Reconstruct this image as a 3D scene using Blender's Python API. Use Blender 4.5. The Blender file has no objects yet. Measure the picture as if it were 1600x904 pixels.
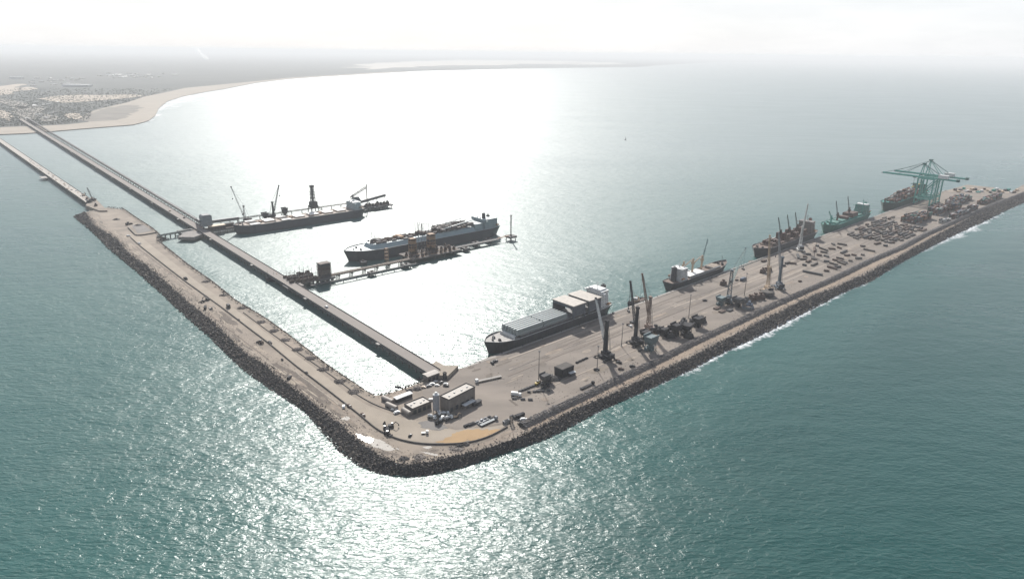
import bpy, math, random
import numpy as np
from mathutils import Vector, Matrix
R = math.radians
rng = random.Random(7)
nr = np.random.RandomState(11)
C = bpy.context.scene.collection

# ------------------------------------------------------------------ camera, sky, sun, exposure
scene = bpy.context.scene
F_PX, CAM_H, PITCH, ROLL = 1080.0, 300.0, R(18.9), R(.72)
SUN_EL, SUN_AZ = R(36.5), R(-10)                 # azimuth measured from +Y, positive towards +X
cam_d = bpy.data.cameras.new('camera'); cam = bpy.data.objects.new('camera', cam_d); C.objects.link(cam)
cam_d.sensor_width = 36; cam_d.lens = F_PX/1600*36; cam_d.clip_start = 1; cam_d.clip_end = 200000
CM = Matrix.Rotation(math.pi/2-PITCH, 3, 'X') @ Matrix.Rotation(ROLL, 3, 'Z')
cam.matrix_world = Matrix.Translation((0, 0, CAM_H)) @ CM.to_4x4()
scene.camera = cam

world = bpy.data.worlds.new('World'); scene.world = world; world.use_nodes = True
wn = world.node_tree; wn.nodes.clear()
def N(nt, t, **k):
    n = nt.nodes.new(t)
    for a, b in k.items():
        if a.startswith('i_'):
            n.inputs[int(a[2:]) if a[2:].isdigit() else a[2:].replace('_', ' ')].default_value = b
        else: setattr(n, a, b)
    return n
sky = N(wn, 'ShaderNodeTexSky', sky_type='NISHITA', sun_disc=False, sun_elevation=SUN_EL, sun_rotation=SUN_AZ, altitude=300, air_density=1.0, dust_density=1.6, ozone_density=1.0)
tc = N(wn, 'ShaderNodeTexCoord')
mp = N(wn, 'ShaderNodeMapping'); mp.inputs['Scale'].default_value = (1, 1, 5)
cn = N(wn, 'ShaderNodeTexNoise', i_Scale=3.2, i_Detail=7, i_Roughness=.62)
cr = N(wn, 'ShaderNodeMapRange'); cr.inputs[1].default_value = .45; cr.inputs[2].default_value = .75; cr.inputs[3].default_value = .02; cr.inputs[4].default_value = .75
cl = N(wn, 'ShaderNodeMix', data_type='RGBA'); cl.inputs[7].default_value = (6.35, 6.6, 6.85, 1)
c2n = N(wn, 'ShaderNodeTexNoise', i_Scale=5.5, i_Detail=8, i_Roughness=.6); wn.links.new(mp.outputs[0], c2n.inputs[0]); vc = N(wn, 'ShaderNodeMix', data_type='RGBA'); vc.inputs[6].default_value = (6.35, 6.55, 6.85, 1); vc.inputs[7].default_value = (7.0, 7.15, 7.4, 1); vr = N(wn, 'ShaderNodeMapRange'); vr.inputs[1].default_value = .36; vr.inputs[2].default_value = .64; wn.links.new(c2n.outputs[0], vr.inputs[0]); wn.links.new(vr.outputs[0], vc.inputs[0]); wn.links.new(vc.outputs[2], cl.inputs[7])   # thin white cloud veil
bg = N(wn, 'ShaderNodeBackground', i_Strength=.1); wo = N(wn, 'ShaderNodeOutputWorld')
L = wn.links.new
L(tc.outputs['Generated'], mp.inputs[0]); L(mp.outputs[0], cn.inputs[0]); L(cn.outputs[0], cr.inputs[0])
sp = N(wn, 'ShaderNodeSeparateXYZ'); L(tc.outputs['Generated'], sp.inputs[0])
hr = N(wn, 'ShaderNodeMapRange', interpolation_type='SMOOTHERSTEP'); hr.inputs[1].default_value = -.02; hr.inputs[2].default_value = .7; hr.inputs[3].default_value = .9; hr.inputs[4].default_value = 0   # dusty air whitens the sky towards the horizon, all round
mx = N(wn, 'ShaderNodeMath', operation='MAXIMUM'); L(cr.outputs[0], mx.inputs[0]); L(hr.outputs[0], mx.inputs[1]); L(sp.outputs[2], hr.inputs[0]); L(mx.outputs[0], cl.inputs[0]); L(sky.outputs[0], cl.inputs[6]); L(cl.outputs[2], bg.inputs[0]); L(bg.outputs[0], wo.inputs[0])

sd = bpy.data.lights.new('sun', 'SUN'); so = bpy.data.objects.new('sun', sd); C.objects.link(so)
sd.energy = 5.0; sd.angle = R(.8); sd.color = (1, .965, .91)
sdir = Vector((math.sin(SUN_AZ)*math.cos(SUN_EL), math.cos(SUN_AZ)*math.cos(SUN_EL), math.sin(SUN_EL)))
so.rotation_euler = sdir.to_track_quat('Z', 'Y').to_euler(); so.location = (0, 500, 900)
scene.view_settings.view_transform = 'Standard'; scene.view_settings.look = 'None'
scene.view_settings.exposure = 0.5; scene.view_settings.gamma = 1

# ------------------------------------------------------------------ placing: photo position on a level plane -> metres
def G(x, y, z=0.0):
    d = CM @ Vector(((x-800)/F_PX, -(y-452)/F_PX, -1)); t = (z-CAM_H)/d.z
    return Vector((d.x*t, d.y*t, z))
def mid(a, b, t=.5): return a+(b-a)*t
QA = R(43.2); QU = Vector((math.cos(QA), math.sin(QA), 0)); QN = Vector((-math.sin(QA), math.cos(QA), 0))   # along the quay, and seaward across it

# ------------------------------------------------------------------ materials
MATS = {}
def M(name, col, rough=.7, metal=0, var=.25, scale=.3, bump=0, spec=.4, col2=None, detail=5, stretch=None):
    if name in MATS: return MATS[name]
    m = bpy.data.materials.new(name); m.use_nodes = True; nt = m.node_tree; b = nt.nodes['Principled BSDF']; l = nt.links.new
    b.inputs['Roughness'].default_value = rough; b.inputs['Metallic'].default_value = metal; b.inputs['Specular IOR Level'].default_value = spec
    t = N(nt, 'ShaderNodeTexCoord'); n = N(nt, 'ShaderNodeTexNoise', i_Scale=scale, i_Detail=detail, i_Roughness=.6)
    if stretch:
        s = N(nt, 'ShaderNodeMapping'); s.inputs['Scale'].default_value = stretch[:3]
        if len(stretch) > 3: s.inputs['Rotation'].default_value = (0, 0, stretch[3])
        l(t.outputs['Object'], s.inputs[0]); l(s.outputs[0], n.inputs[0])
    else: l(t.outputs['Object'], n.inputs[0])
    r = N(nt, 'ShaderNodeMapRange'); r.inputs[1].default_value = .3; r.inputs[2].default_value = .7
    x = N(nt, 'ShaderNodeMix', data_type='RGBA')
    c2 = col2 or tuple(c*(1-var) for c in col); c1 = col if col2 else tuple(min(1, c*(1+var*.6)) for c in col)
    x.inputs[6].default_value = (*c2, 1); x.inputs[7].default_value = (*c1, 1)
    l(n.outputs[0], r.inputs[0]); l(r.outputs[0], x.inputs[0]); l(x.outputs[2], b.inputs['Base Color'])
    if bump:
        bp = N(nt, 'ShaderNodeBump', i_Strength=1, i_Distance=bump); l(n.outputs[0], bp.inputs['Height']); l(bp.outputs[0], b.inputs['Normal'])
    MATS[name] = m; return m

def water_material():
    m = bpy.data.materials.new('sea_water'); m.use_nodes = True; nt = m.node_tree; b = nt.nodes['Principled BSDF']; l = nt.links.new
    t = N(nt, 'ShaderNodeTexCoord')
    def noise(sx, sy, rot, detail=3, rough=.55, dist=0):
        s = N(nt, 'ShaderNodeMapping'); s.inputs['Scale'].default_value = (sx, sy, 1); s.inputs['Rotation'].default_value = (0, 0, rot)
        n = N(nt, 'ShaderNodeTexNoise', i_Scale=1, i_Detail=detail, i_Roughness=rough, i_Distortion=dist, noise_dimensions='2D'); l(t.outputs['Object'], s.inputs[0]); l(s.outputs[0], n.inputs[0]); return n.outputs[0]
    def math_(op, a, bb=None, c=None, clamp=False):
        n = N(nt, 'ShaderNodeMath', operation=op, use_clamp=clamp)
        for i, v in enumerate((a, bb, c)):
            if v is None: continue
            if isinstance(v, (int, float)): n.inputs[i].default_value = v
            else: l(v, n.inputs[i])
        return n.outputs[0]
    # shelter behind the two arms of the breakwater: 0 open sea, 1 harbour basin
    sx = N(nt, 'ShaderNodeSeparateXYZ'); l(t.outputs['Object'], sx.inputs[0])
    def side(p, q, w):
        d = (q-p).normalized(); nx, ny = -d.y, d.x; c = -(p.x*nx+p.y*ny)
        v = math_('ADD', math_('ADD', math_('MULTIPLY', sx.outputs[0], nx), math_('MULTIPLY', sx.outputs[1], ny)), c)
        r = N(nt, 'ShaderNodeMapRange', interpolation_type='SMOOTHSTEP'); r.inputs[2].default_value = w; l(v, r.inputs[0]); return r.outputs[0]
    shel = math_('MULTIPLY', side(G(720, 575), G(1361, 340), 220), side(G(600, 640), G(120, 330), -60) if False else side(G(120, 330), G(590, 650), 90))
    swell = noise(.03, .055, R(-20)); chop = noise(.13, .36, R(12), 3, .56, .35); rip = noise(.5, 1.1, R(4), 3, .6)
    calm = math_('SUBTRACT', 1, math_('MULTIPLY', shel, .35))
    h = math_('ADD', math_('MULTIPLY', math_('ADD', math_('MULTIPLY', swell, 1.6), math_('MULTIPLY', chop, WAVE_CHOP)), calm), math_('MULTIPLY', rip, WAVE_RIP))
    bp = N(nt, 'ShaderNodeBump', i_Strength=1, i_Distance=1); l(h, bp.inputs['Height']); l(bp.outputs[0], b.inputs['Normal'])
    # gusts: broad patches where the surface is rougher, and streaks of slick water
    gust = noise(.0022, .0045, R(25), 4, .6, .6); slick = noise(.0035, .013, R(38), 5, .6, 1.0)
    rr = N(nt, 'ShaderNodeMapRange'); rr.inputs[1].default_value = .35; rr.inputs[2].default_value = .68; rr.inputs[3].default_value = WATER_R[0]; rr.inputs[4].default_value = WATER_R[1]
    l(math_('ADD', math_('MULTIPLY', gust, .5), math_('MULTIPLY', slick, .5)), rr.inputs[0]); rough_shel = math_('ADD', rr.outputs[0], math_('MULTIPLY', shel, .15)); l(rough_shel, b.inputs['Roughness'])
    # water body: green-teal, paler where sand is stirred up near the outer arm
    x = N(nt, 'ShaderNodeMix', data_type='RGBA'); x.inputs[6].default_value = (.0, .043, .038, 1); x.inputs[7].default_value = (.012, .08, .07, 1)
    silt = noise(.003, .006, R(40), 4, .6, .5)
    near = side(G(1148, 543)+Vector((60, -120, 0)), G(1487, 369)+Vector((60, -120, 0)), 120)
    l(math_('ADD', math_('MULTIPLY', silt, .45), math_('MULTIPLY', near, .55), clamp=True), x.inputs[0]); 
    # silvery grazing sheen painted into the body colour, paler with distance and in the basin
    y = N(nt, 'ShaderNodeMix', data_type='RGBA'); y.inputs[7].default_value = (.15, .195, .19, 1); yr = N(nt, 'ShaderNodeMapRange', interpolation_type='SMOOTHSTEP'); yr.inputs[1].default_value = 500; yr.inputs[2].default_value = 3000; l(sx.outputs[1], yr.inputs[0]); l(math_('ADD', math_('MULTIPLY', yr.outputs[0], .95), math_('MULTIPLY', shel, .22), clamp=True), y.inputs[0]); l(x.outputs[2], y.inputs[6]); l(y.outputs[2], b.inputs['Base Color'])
    b.inputs['IOR'].default_value = 1.34; b.inputs['Specular IOR Level'].default_value = .58
    return m
WAVE_CHOP, WAVE_RIP, WATER_R = .78, .14, (.24, .35)

sand = M('sandy_ground', (.27, .222, .175), .9, col2=(.145, .12, .096), scale=.035, detail=12)
tarmac = M('quay_tarmac', (.21, .175, .143), .85, col2=(.115, .095, .078), scale=.028, detail=12, stretch=(.4, 1, 1, -QA))
conc = M('concrete', (.27, .25, .225), .8, scale=.12)
conc_d = M('dark_concrete', (.11, .105, .10), .85, scale=.2)
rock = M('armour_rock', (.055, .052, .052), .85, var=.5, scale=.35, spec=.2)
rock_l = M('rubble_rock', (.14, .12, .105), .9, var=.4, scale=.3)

# ------------------------------------------------------------------ mesh builder
def tag(o, label=None, cat=None, group=None, kind=None):
    if label: o['label'] = label
    if cat: o['category'] = cat
    if group: o['group'] = group
    if kind: o['kind'] = kind
    return o
def link(name, me, mat, parent=None):
    o = bpy.data.objects.new(name, me); C.objects.link(o)
    if mat is not None and not me.materials: me.materials.append(mat)
    if parent is not None: o.parent = parent
    return o
def empty(name, loc=(0, 0, 0), rz=0, label=None, cat=None, group=None):
    o = bpy.data.objects.new(name, None); C.objects.link(o); o.location = loc; o.rotation_euler = (0, 0, rz); o.empty_display_size = 2
    return tag(o, label, cat, group)
def copy_tree(o, parent=None, loc=None, rz=None, label=None, group=None):
    c = o.copy(); C.objects.link(c); c.parent = parent
    if loc is not None: c.location = loc
    if rz is not None: c.rotation_euler = (0, 0, rz)
    if label: c['label'] = label
    if group: c['group'] = group
    for ch in o.children: copy_tree(ch, c)
    return c
class MB:
    def __init__(s): s.v, s.f = [], []
    def add(s, vs, fs):
        k = len(s.v); s.v += [tuple(p) for p in vs]; s.f += [tuple(i+k for i in f) for f in fs]; return s
    def box(s, x0, x1, y0, y1, z0, z1):
        return s.add([(x0, y0, z0), (x1, y0, z0), (x1, y1, z0), (x0, y1, z0), (x0, y0, z1), (x1, y0, z1), (x1, y1, z1), (x0, y1, z1)],
                     [(3, 2, 1, 0), (4, 5, 6, 7), (0, 1, 5, 4), (1, 2, 6, 5), (2, 3, 7, 6), (3, 0, 4, 7)])
    def beam(s, p, q, w, h=None, up=(0, 0, 1)):
        p, q = Vector(p), Vector(q); d = (q-p)
        if d.length < 1e-4: return s
        d.normalize(); u = Vector(up)
        if abs(d.dot(u)) > .98: u = Vector((0, 1, 0))
        a = d.cross(u).normalized(); b = a.cross(d).normalized(); h = h or w; a *= w/2; b *= h/2
        vs = [p-a-b, p+a-b, p+a+b, p-a+b, q-a-b, q+a-b, q+a+b, q-a+b]
        return s.add(vs, [(0, 1, 2, 3), (7, 6, 5, 4), (1, 0, 4, 5), (2, 1, 5, 6), (3, 2, 6, 7), (0, 3, 7, 4)])
    def tube(s, p, q, r, n=8, r2=None):
        p, q = Vector(p), Vector(q); d = (q-p).normalized(); u = Vector((0, 0, 1)) if abs(d.z) < .98 else Vector((0, 1, 0))
        a = d.cross(u).normalized(); b = a.cross(d); r2 = r if r2 is None else r2
        vs = [p+(a*math.cos(t)+b*math.sin(t))*r for t in [2*math.pi*i/n for i in range(n)]]+[q+(a*math.cos(t)+b*math.sin(t))*r2 for t in [2*math.pi*i/n for i in range(n)]]
        return s.add(vs, [tuple(range(n))[::-1], tuple(range(n, 2*n))]+[(i, (i+1) % n, n+(i+1) % n, n+i) for i in range(n)])
    def prism(s, pts, z0, z1, top=None):
        n = len(pts); top = top or pts
        return s.add([(p[0], p[1], z0) for p in pts]+[(p[0], p[1], z1) for p in top],
                     [tuple(range(n))[::-1], tuple(range(n, 2*n))]+[(i, (i+1) % n, n+(i+1) % n, n+i) for i in range(n)])
    def lattice(s, p, q, w, h=None, bays=8, t=.3, up=(0, 0, 1), w2=None):
        """four chords with zigzag bracing"""
        p, q = Vector(p), Vector(q); d = (q-p).normalized(); u = Vector(up)
        if abs(d.dot(u)) > .98: u = Vector((0, 1, 0))
        a = d.cross(u).normalized(); b = a.cross(d).normalized(); h = h or w; w2 = w2 or 1
        def c(k, i):
            f = k/bays; sc = 1+(w2-1)*f; o = p+(q-p)*f
            sg = [(-1, -1), (1, -1), (1, 1), (-1, 1)][i % 4]; return o+a*(sg[0]*w/2*sc)+b*(sg[1]*h/2*sc)
        for i in range(4): s.beam(c(0, i), c(bays, i), t)
        for k in range(bays):
            for i in range(4):
                s.beam(c(k, i), c(k+1, i+1) if k % 2 else c(k+1, i+1), t*.6)
                if k % 2 == 0: s.beam(c(k, i), c(k, i+1), t*.6)
        return s
    def mesh(s, name):
        me = bpy.data.meshes.new(name); me.from_pydata(s.v, [], s.f); me.update(); return me
    def build(s, name, mat, parent=None, smooth=False):
        me = s.mesh(name)
        if smooth:
            for p in me.polygons: p.use_smooth = True
        return link(name, me, mat, parent)
def poly_sheet(name, pts, z, mat, kind='structure', thick=0):
    if thick: o = MB().prism(ccw(pts), z-thick, z).build(name, mat)
    else:
        o = MB().add([(p[0], p[1], z) for p in ccw(pts)], [tuple(range(len(pts)))]).build(name, mat)
    if kind: o['kind'] = kind
    return o
def ccw(pts):
    a = sum(pts[i][0]*pts[(i+1) % len(pts)][1]-pts[(i+1) % len(pts)][0]*pts[i][1] for i in range(len(pts)))
    return pts if a > 0 else pts[::-1]
def pxl(s, z=0): return [G(*p, z) for p in s]
def resample(pts, step=None, n=None):
    p = np.array([(a[0], a[1]) for a in pts]); d = np.r_[0, np.cumsum(np.hypot(*np.diff(p, axis=0).T))]
    k = n or max(2, int(d[-1]/step)+1); t = np.linspace(0, d[-1], k)
    return np.c_[np.interp(t, d, p[:, 0]), np.interp(t, d, p[:, 1])]
def smooth_line(p, k=2):
    for _ in range(k): p[1:-1] = p[1:-1]*.5+(p[:-2]+p[2:])*.25
    return p
def ribbon(name, left, right, z, mat, kind='structure', n=None):
    n = n or max(len(left), len(right))*3
    a, b = resample(left, n=n), resample(right, n=n)
    mb = MB().add([(x, y, z) for x, y in a]+[(x, y, z) for x, y in b], [(i, n+i, n+i+1, i+1) for i in range(n-1)])
    o = mb.build(name, mat)
    if kind: o['kind'] = kind
    return o
def strip(name, line, w, z0, z1, mat, jag=0):
    """a low wall or kerb following a line"""
    p = resample(line, step=6); p = smooth_line(p, 2); t = np.gradient(p, axis=0); t /= np.hypot(*t.T)[:, None]; nn = np.c_[-t[:, 1], t[:, 0]]
    a, b = p+nn*w/2, p-nn*w/2; n = len(p); mb = MB()
    mb.add([(x, y, z0) for x, y in a]+[(x, y, z1) for x, y in a]+[(x, y, z1) for x, y in b]+[(x, y, z0) for x, y in b],
           [(i+k*n, i+1+k*n, i+1+(k+1)*n, i+(k+1)*n) for i in range(n-1) for k in range(3)])
    return mb.build(name, mat)
_ico = None
def boulders(name, P, size, mat, parent=None, flat=.8, seed=1):
    """thousands of separate angular stones as one mesh. P: (n,3) centres, size: (n,)"""
    g = (1+5**.5)/2; v = np.array([(-1, g, 0), (1, g, 0), (-1, -g, 0), (1, -g, 0), (0, -1, g), (0, 1, g), (0, -1, -g), (0, 1, -g), (g, 0, -1), (g, 0, 1), (-g, 0, -1), (-g, 0, 1)])/math.hypot(1, g)
    f = np.array([(0, 11, 5), (0, 5, 1), (0, 1, 7), (0, 7, 10), (0, 10, 11), (1, 5, 9), (5, 11, 4), (11, 10, 2), (10, 7, 6), (7, 1, 8), (3, 9, 4), (3, 4, 2), (3, 2, 6), (3, 6, 8), (3, 8, 9), (4, 9, 5), (2, 4, 11), (6, 2, 10), (8, 6, 7), (9, 8, 1)])
    rs = np.random.RandomState(seed); n = len(P)
    V = v[None]*rs.uniform(.55, 1.15, (n, 12, 1))*rs.uniform(.65, 1.3, (n, 1, 3))
    q = rs.normal(size=(n, 4)); q /= np.linalg.norm(q, axis=1)[:, None]; w, x, y, z = q.T
    Rm = np.stack([1-2*(y*y+z*z), 2*(x*y-z*w), 2*(x*z+y*w), 2*(x*y+z*w), 1-2*(x*x+z*z), 2*(y*z-x*w), 2*(x*z-y*w), 2*(y*z+x*w), 1-2*(x*x+y*y)], 1).reshape(n, 3, 3)
    V = np.einsum('nij,nkj->nki', Rm, V)*np.asarray(size)[:, None, None]*.5; V[:, :, 2] *= flat; V += np.asarray(P)[:, None, :]
    Fc = (f[None]+(np.arange(n)*12)[:, None, None]).reshape(-1, 3)
    me = bpy.data.meshes.new(name); me.vertices.add(n*12); me.vertices.foreach_set('co', V.reshape(-1)); me.loops.add(len(Fc)*3); me.loops.foreach_set('vertex_index', Fc.reshape(-1).astype(np.int32))
    me.polygons.add(len(Fc)); me.polygons.foreach_set('loop_start', np.arange(0, len(Fc)*3, 3, dtype=np.int32)); me.update(calc_edges=True)
    o = link(name, me, mat, parent); o['kind'] = 'stuff'; return o

# ------------------------------------------------------------------ sea
n = 24; xs = [-90000, -20000, -6000, -2500, -800, 800, 2500, 6000, 20000, 90000]; ys = [-3000, 0, 600, 1500, 3500, 9000, 25000, 60000]
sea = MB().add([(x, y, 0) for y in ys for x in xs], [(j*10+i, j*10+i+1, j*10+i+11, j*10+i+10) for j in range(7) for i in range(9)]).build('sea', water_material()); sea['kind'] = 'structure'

# ------------------------------------------------------------------ breakwater
CREST = [(131, 331), (147, 353), (178.5, 371.6), (200, 396), (237.6, 422), (294, 473), (331.7, 503), (380, 549.6), (417.6, 574), (455, 604), (480.5, 623.5), (513, 648), (541, 672), (568, 696), (594, 713), (629, 725), (666, 721), (721, 709), (765, 698), (808, 683), (853, 662), (909, 634), (947, 619), (984.5, 602), (1040, 576), (1080, 558), (1119, 537), (1149, 523), (1211, 491), (1270, 463), (1330, 439), (1363, 423), (1409, 399), (1444, 379), (1475, 362), (1522, 338), (1553, 322), (1598, 302), (1700, 262)]
WLINE = [(115, 338), (147, 365), (175, 393), (200, 413), (243, 450), (285, 490), (328, 527), (380, 578), (417.6, 604), (451.5, 626.7), (481.6, 647), (502, 674), (524, 696), (541, 715.5), (557, 726), (583, 740), (629, 747), (677, 742), (721, 732), (765, 715.5), (785, 707), (815, 700), (862, 683), (909, 657), (952.5, 634), (984.5, 621), (1040, 596), (1086.5, 575), (1119, 556), (1148, 543), (1211, 513), (1270, 482), (1320, 456), (1361.5, 439), (1386.5, 423), (1410, 409), (1450, 388), (1487.5, 369), (1514, 356.5), (1537.5, 346), (1569, 330), (1598, 317), (1700, 275)]
INNER = [(167, 325), (194, 328), (219, 345), (238, 357), (252, 370), (247, 377), (294, 414.5), (331.7, 441), (369, 471), (416, 499), (456, 528), (512, 572), (568, 610), (583, 619), (602, 618), (643, 604), (666, 596)]
QUAY = [(676, 590), (690, 578), (712, 577), (722, 574.5), (768, 556), (1140, 424), (1361, 340), (1378, 333.5), (1444, 312), (1481, 297), (1511, 288.6), (1553, 293), (1581, 299), (1598, 289), (1700, 262)]
crest, wl, inner, quay = pxl(CREST, 6), pxl(WLINE, 0), pxl(INNER, 4), pxl(QUAY, 5)
Z0 = 5.0
# straighten the berth face so ships can lie along it
plat = crest+[p for p in quay[::-1]]+[p for p in inner[::-1]]
poly_sheet('breakwater_platform', plat, Z0, sand, thick=7)
# outer slope core + armour stones
nn_ = 420; cA, wA = resample(crest, n=nn_), resample(wl, n=nn_)
# pair waterline to crest by nearest point, so the slope runs square to the line
wD = resample(wl, step=3.0); iw = [int(np.argmin(np.hypot(*(wD-c).T))) for c in cA]; iw = np.maximum.accumulate(iw); wA = smooth_line(wD[iw].astype(float), 3)
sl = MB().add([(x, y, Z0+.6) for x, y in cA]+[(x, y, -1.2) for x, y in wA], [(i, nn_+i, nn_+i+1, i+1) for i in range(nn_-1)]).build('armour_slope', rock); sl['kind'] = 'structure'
def slope_stones(A, B, za, zb, step_fn, seed, over=.08):
    rs = np.random.RandomState(seed); P, S = [], []
    for i in range(len(A)-1):
        a, b, c, d = A[i], A[i+1], B[i], B[i+1]; area = .5*(np.hypot(*(b-a))+np.hypot(*(d-c)))*np.hypot(*(c-a)); m = (a+c)/2; s = step_fn(math.hypot(*m)); k = int(area/(s*s*.55))+1
        for _ in range(k):
            u, t = rs.rand(), rs.uniform(-over, 1+over*.7); p = (a*(1-u)+b*u)*(1-t)+(c*(1-u)+d*u)*t
            P.append((p[0], p[1], za*(1-t)+zb*t+rs.uniform(0, .25)*s)); S.append(s*rs.uniform(.65, 1.45))
    return np.array(P), np.array(S)
P_, S_ = slope_stones(cA, wA, Z0+.9, 0, lambda d: 1.5 if d < 700 else 2.0 if d < 1000 else 2.8, 3)
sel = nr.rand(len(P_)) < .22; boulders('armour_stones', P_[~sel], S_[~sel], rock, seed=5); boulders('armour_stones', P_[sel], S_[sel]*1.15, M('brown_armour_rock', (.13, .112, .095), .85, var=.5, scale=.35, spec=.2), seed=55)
# thin sprinkle of paler stones along the crest
k = 9500; ii = nr.randint(0, nn_-1, k); tt = nr.rand(k)
pc = cA[ii]*(1-tt)[:, None]+cA[ii+1]*tt[:, None]; dirw = (wA-cA)[ii]; dirw /= np.hypot(*dirw.T)[:, None]; ofc = nr.normal(-1.2, 3.2, k); ofc = np.clip(ofc, -12, 4.5); pc = pc+dirw*ofc[:, None]
boulders('crest_rubble', np.c_[pc, Z0+.35-np.clip(ofc, 0, 9)*.45+.5*(ofc > 0)], nr.uniform(.6, 1.6, k), rock_l, seed=9)
# harbour-side rubble slope
iA = resample(inner, n=260); t_ = np.gradient(iA, axis=0); t_ /= np.hypot(*t_.T)[:, None]; oB = iA+np.c_[-t_[:, 1], t_[:, 0]]*4.5
P_, S_ = slope_stones(iA, oB, Z0+.3, -.3, lambda d: 1.5 if d < 900 else 2.2, 4, .5)
boulders('harbour_side_rubble', P_, S_, rock_l, seed=6)


# ------------------------------------------------------------------ ground finishes on the breakwater
road_c = M('compacted_road', (.27, .228, .18), .9, var=.16, scale=.05, detail=8)
mud = M('muddy_water', (.32, .215, .115), .75, var=.1, scale=.06, spec=.1)
dirt_d = M('dark_spoil', (.12, .098, .08), .95, var=.25, scale=.12, detail=8)
dirt_o = M('service_track', (.235, .182, .135), .95, var=.18, scale=.05, detail=8, stretch=(.25, 1, 1, -QA))
CURB = [(204, 371), (217, 383), (250, 409), (290, 440), (348.6, 482), (385, 510), (417.6, 534.5), (462.8, 572), (500, 600), (540, 631), (560.6, 647), (589.5, 671.7), (622, 687), (655, 693.6), (688, 694.7), (732, 692.5), (764.7, 682.6), (793, 667)]
RR = [(214, 366), (230, 378), (262, 403), (301.6, 435), (360, 477), (395, 503), (425.7, 527), (455, 548), (496.6, 578), (540, 611.6), (568, 630), (605.7, 645), (640, 655), (668, 660), (690, 668), (712, 671), (740, 668), (775, 666), (793, 660)]
ribbon('causeway_road', pxl([(a-1, b-3) for a, b in CURB], Z0), pxl(RR, Z0), Z0+.05, road_c, n=120)
APRON = [(690, 579), (712, 577.3), (722, 574.8), (768, 556.6), (955, 489), (1140, 424.4), (1361, 340.3), (1378, 334), (1444, 312.4), (1481, 300), (1515, 300), (1560, 303), (1590, 301), (1540, 322), (1506, 336), (1444, 364), (1409, 382), (1355, 404), (1294, 434), (1211, 470), (1149, 499), (1119, 514), (1072, 535), (1034, 555), (959, 592), (910, 615), (860, 638), (822, 656), (790, 660), (740, 668), (712, 671), (690, 662), (668, 640), (660, 610)]
poly_sheet('quay_apron', pxl(APRON, Z0), Z0+.09, tarmac)
BERM = [(815, 666), (860, 644), (910, 621), (959, 597), (1034, 561), (1072, 541), (1119, 519), (1149, 505.5), (1211, 476), (1294, 440), (1324, 425.5), (1355, 410), (1409, 387), (1444, 368), (1506, 340), (1540, 325), (1598, 303), (1660, 277)]
bl = resample(pxl(BERM, Z0), n=260); cl2 = resample(crest, step=3.0); j0 = [int(np.argmin(np.hypot(*(cl2-b).T))) for b in bl]; tr = smooth_line(cl2[np.maximum.accumulate(j0)].astype(float), 3)
ribbon('service_track', [Vector((*p, 0)) for p in bl*.86+tr*.14], [Vector((*p, 0)) for p in bl*.30+tr*.70], Z0+.12, dirt_o, n=200)
bp_ = smooth_line(resample(pxl(BERM, Z0), step=6), 2); bt = np.gradient(bp_, axis=0); bt /= np.hypot(*bt.T)[:, None]; bn = np.c_[-bt[:, 1], bt[:, 0]]; nb3 = len(bp_); bm_ = MB()
for w_, z_ in ((5.6, Z0-.2), (2.2, Z0+2.7), (-2.2, Z0+2.7), (-5.6, Z0-.2)): bm_.v += [(x, y, z_) for x, y in bp_+bn*w_]
bm_.f = [(i+k*nb3, i+1+k*nb3, i+1+(k+1)*nb3, i+(k+1)*nb3) for i in range(nb3-1) for k in range(3)]
berm = bm_.build('rubble_berm', rock_l); tag(berm, 'long grey rubble ridge dividing the quay apron from the outer track', 'embankment')
t_ = np.gradient(bl, axis=0); t_ /= np.hypot(*t_.T)[:, None]; k = 15000; ii = nr.randint(0, len(bl)-1, k); of = np.clip(nr.normal(0, 3.2, k), -6.5, 6.5); u_ = nr.rand(k)
base_ = bl[ii]*(1-u_)[:, None]+bl[ii+1]*u_[:, None]; nn2 = np.c_[-t_[ii, 1], t_[ii, 0]]
dd = np.hypot(*base_.T); boulders('rubble_stone', np.c_[base_+nn2*of[:, None], Z0+.2+2.9*np.clip(1.35-np.abs(of)/4.4, 0, 1)], nr.uniform(.9, 2.1, k)*np.clip(dd/900, .85, 1.6), M('berm_stone', (.13, .12, .115), .9, var=.45, scale=.25), berm, seed=12)
cw = strip('low_wall', pxl(CURB, Z0), .7, Z0-.1, Z0+1.25, M('weathered_kerb', (.085, .076, .07), .9, scale=.3)); tag(cw, 'low dark wall following the outer side of the causeway road round the corner', 'wall')
c2 = strip('low_wall', pxl([(380, 488), (416, 515), (468, 552), (520, 588), (560, 618), (585, 632), (615, 643), (642, 649)], Z0), .5, Z0-.1, Z0+.7, MATS['weathered_kerb']); tag(c2, 'thin kerb curving along the harbour side of the causeway road', 'wall')
def blob(name, pts, z, mat, kind='structure', wob=0):
    p = resample(pxl(pts+[pts[0]], Z0), n=len(pts)*12)[:-1]; p = smooth_line(np.vstack([p, p[:1]]), 2)[:-1]; wv = np.convolve(nr.normal(size=len(p)+8), np.ones(5)/5, 'same')[:len(p)]; cen = p.mean(0); p = cen+(p-cen)*(1+wv[:, None]*.16)
    return poly_sheet(name, [Vector((a+rng.uniform(-wob, wob), b+rng.uniform(-wob, wob), 0)) for a, b in p], z, mat, kind)
blob('muddy_pond', [(682, 689), (696, 687), (702, 679), (712, 675), (722, 671.5), (748, 670), (774, 671), (780, 674), (768, 680), (745, 687), (718, 691), (694, 693)], Z0+.13, mud, wob=.5)
pud = M('standing_water', (.30, .27, .24), .30, var=.1, scale=.2, spec=1.0)
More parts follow.
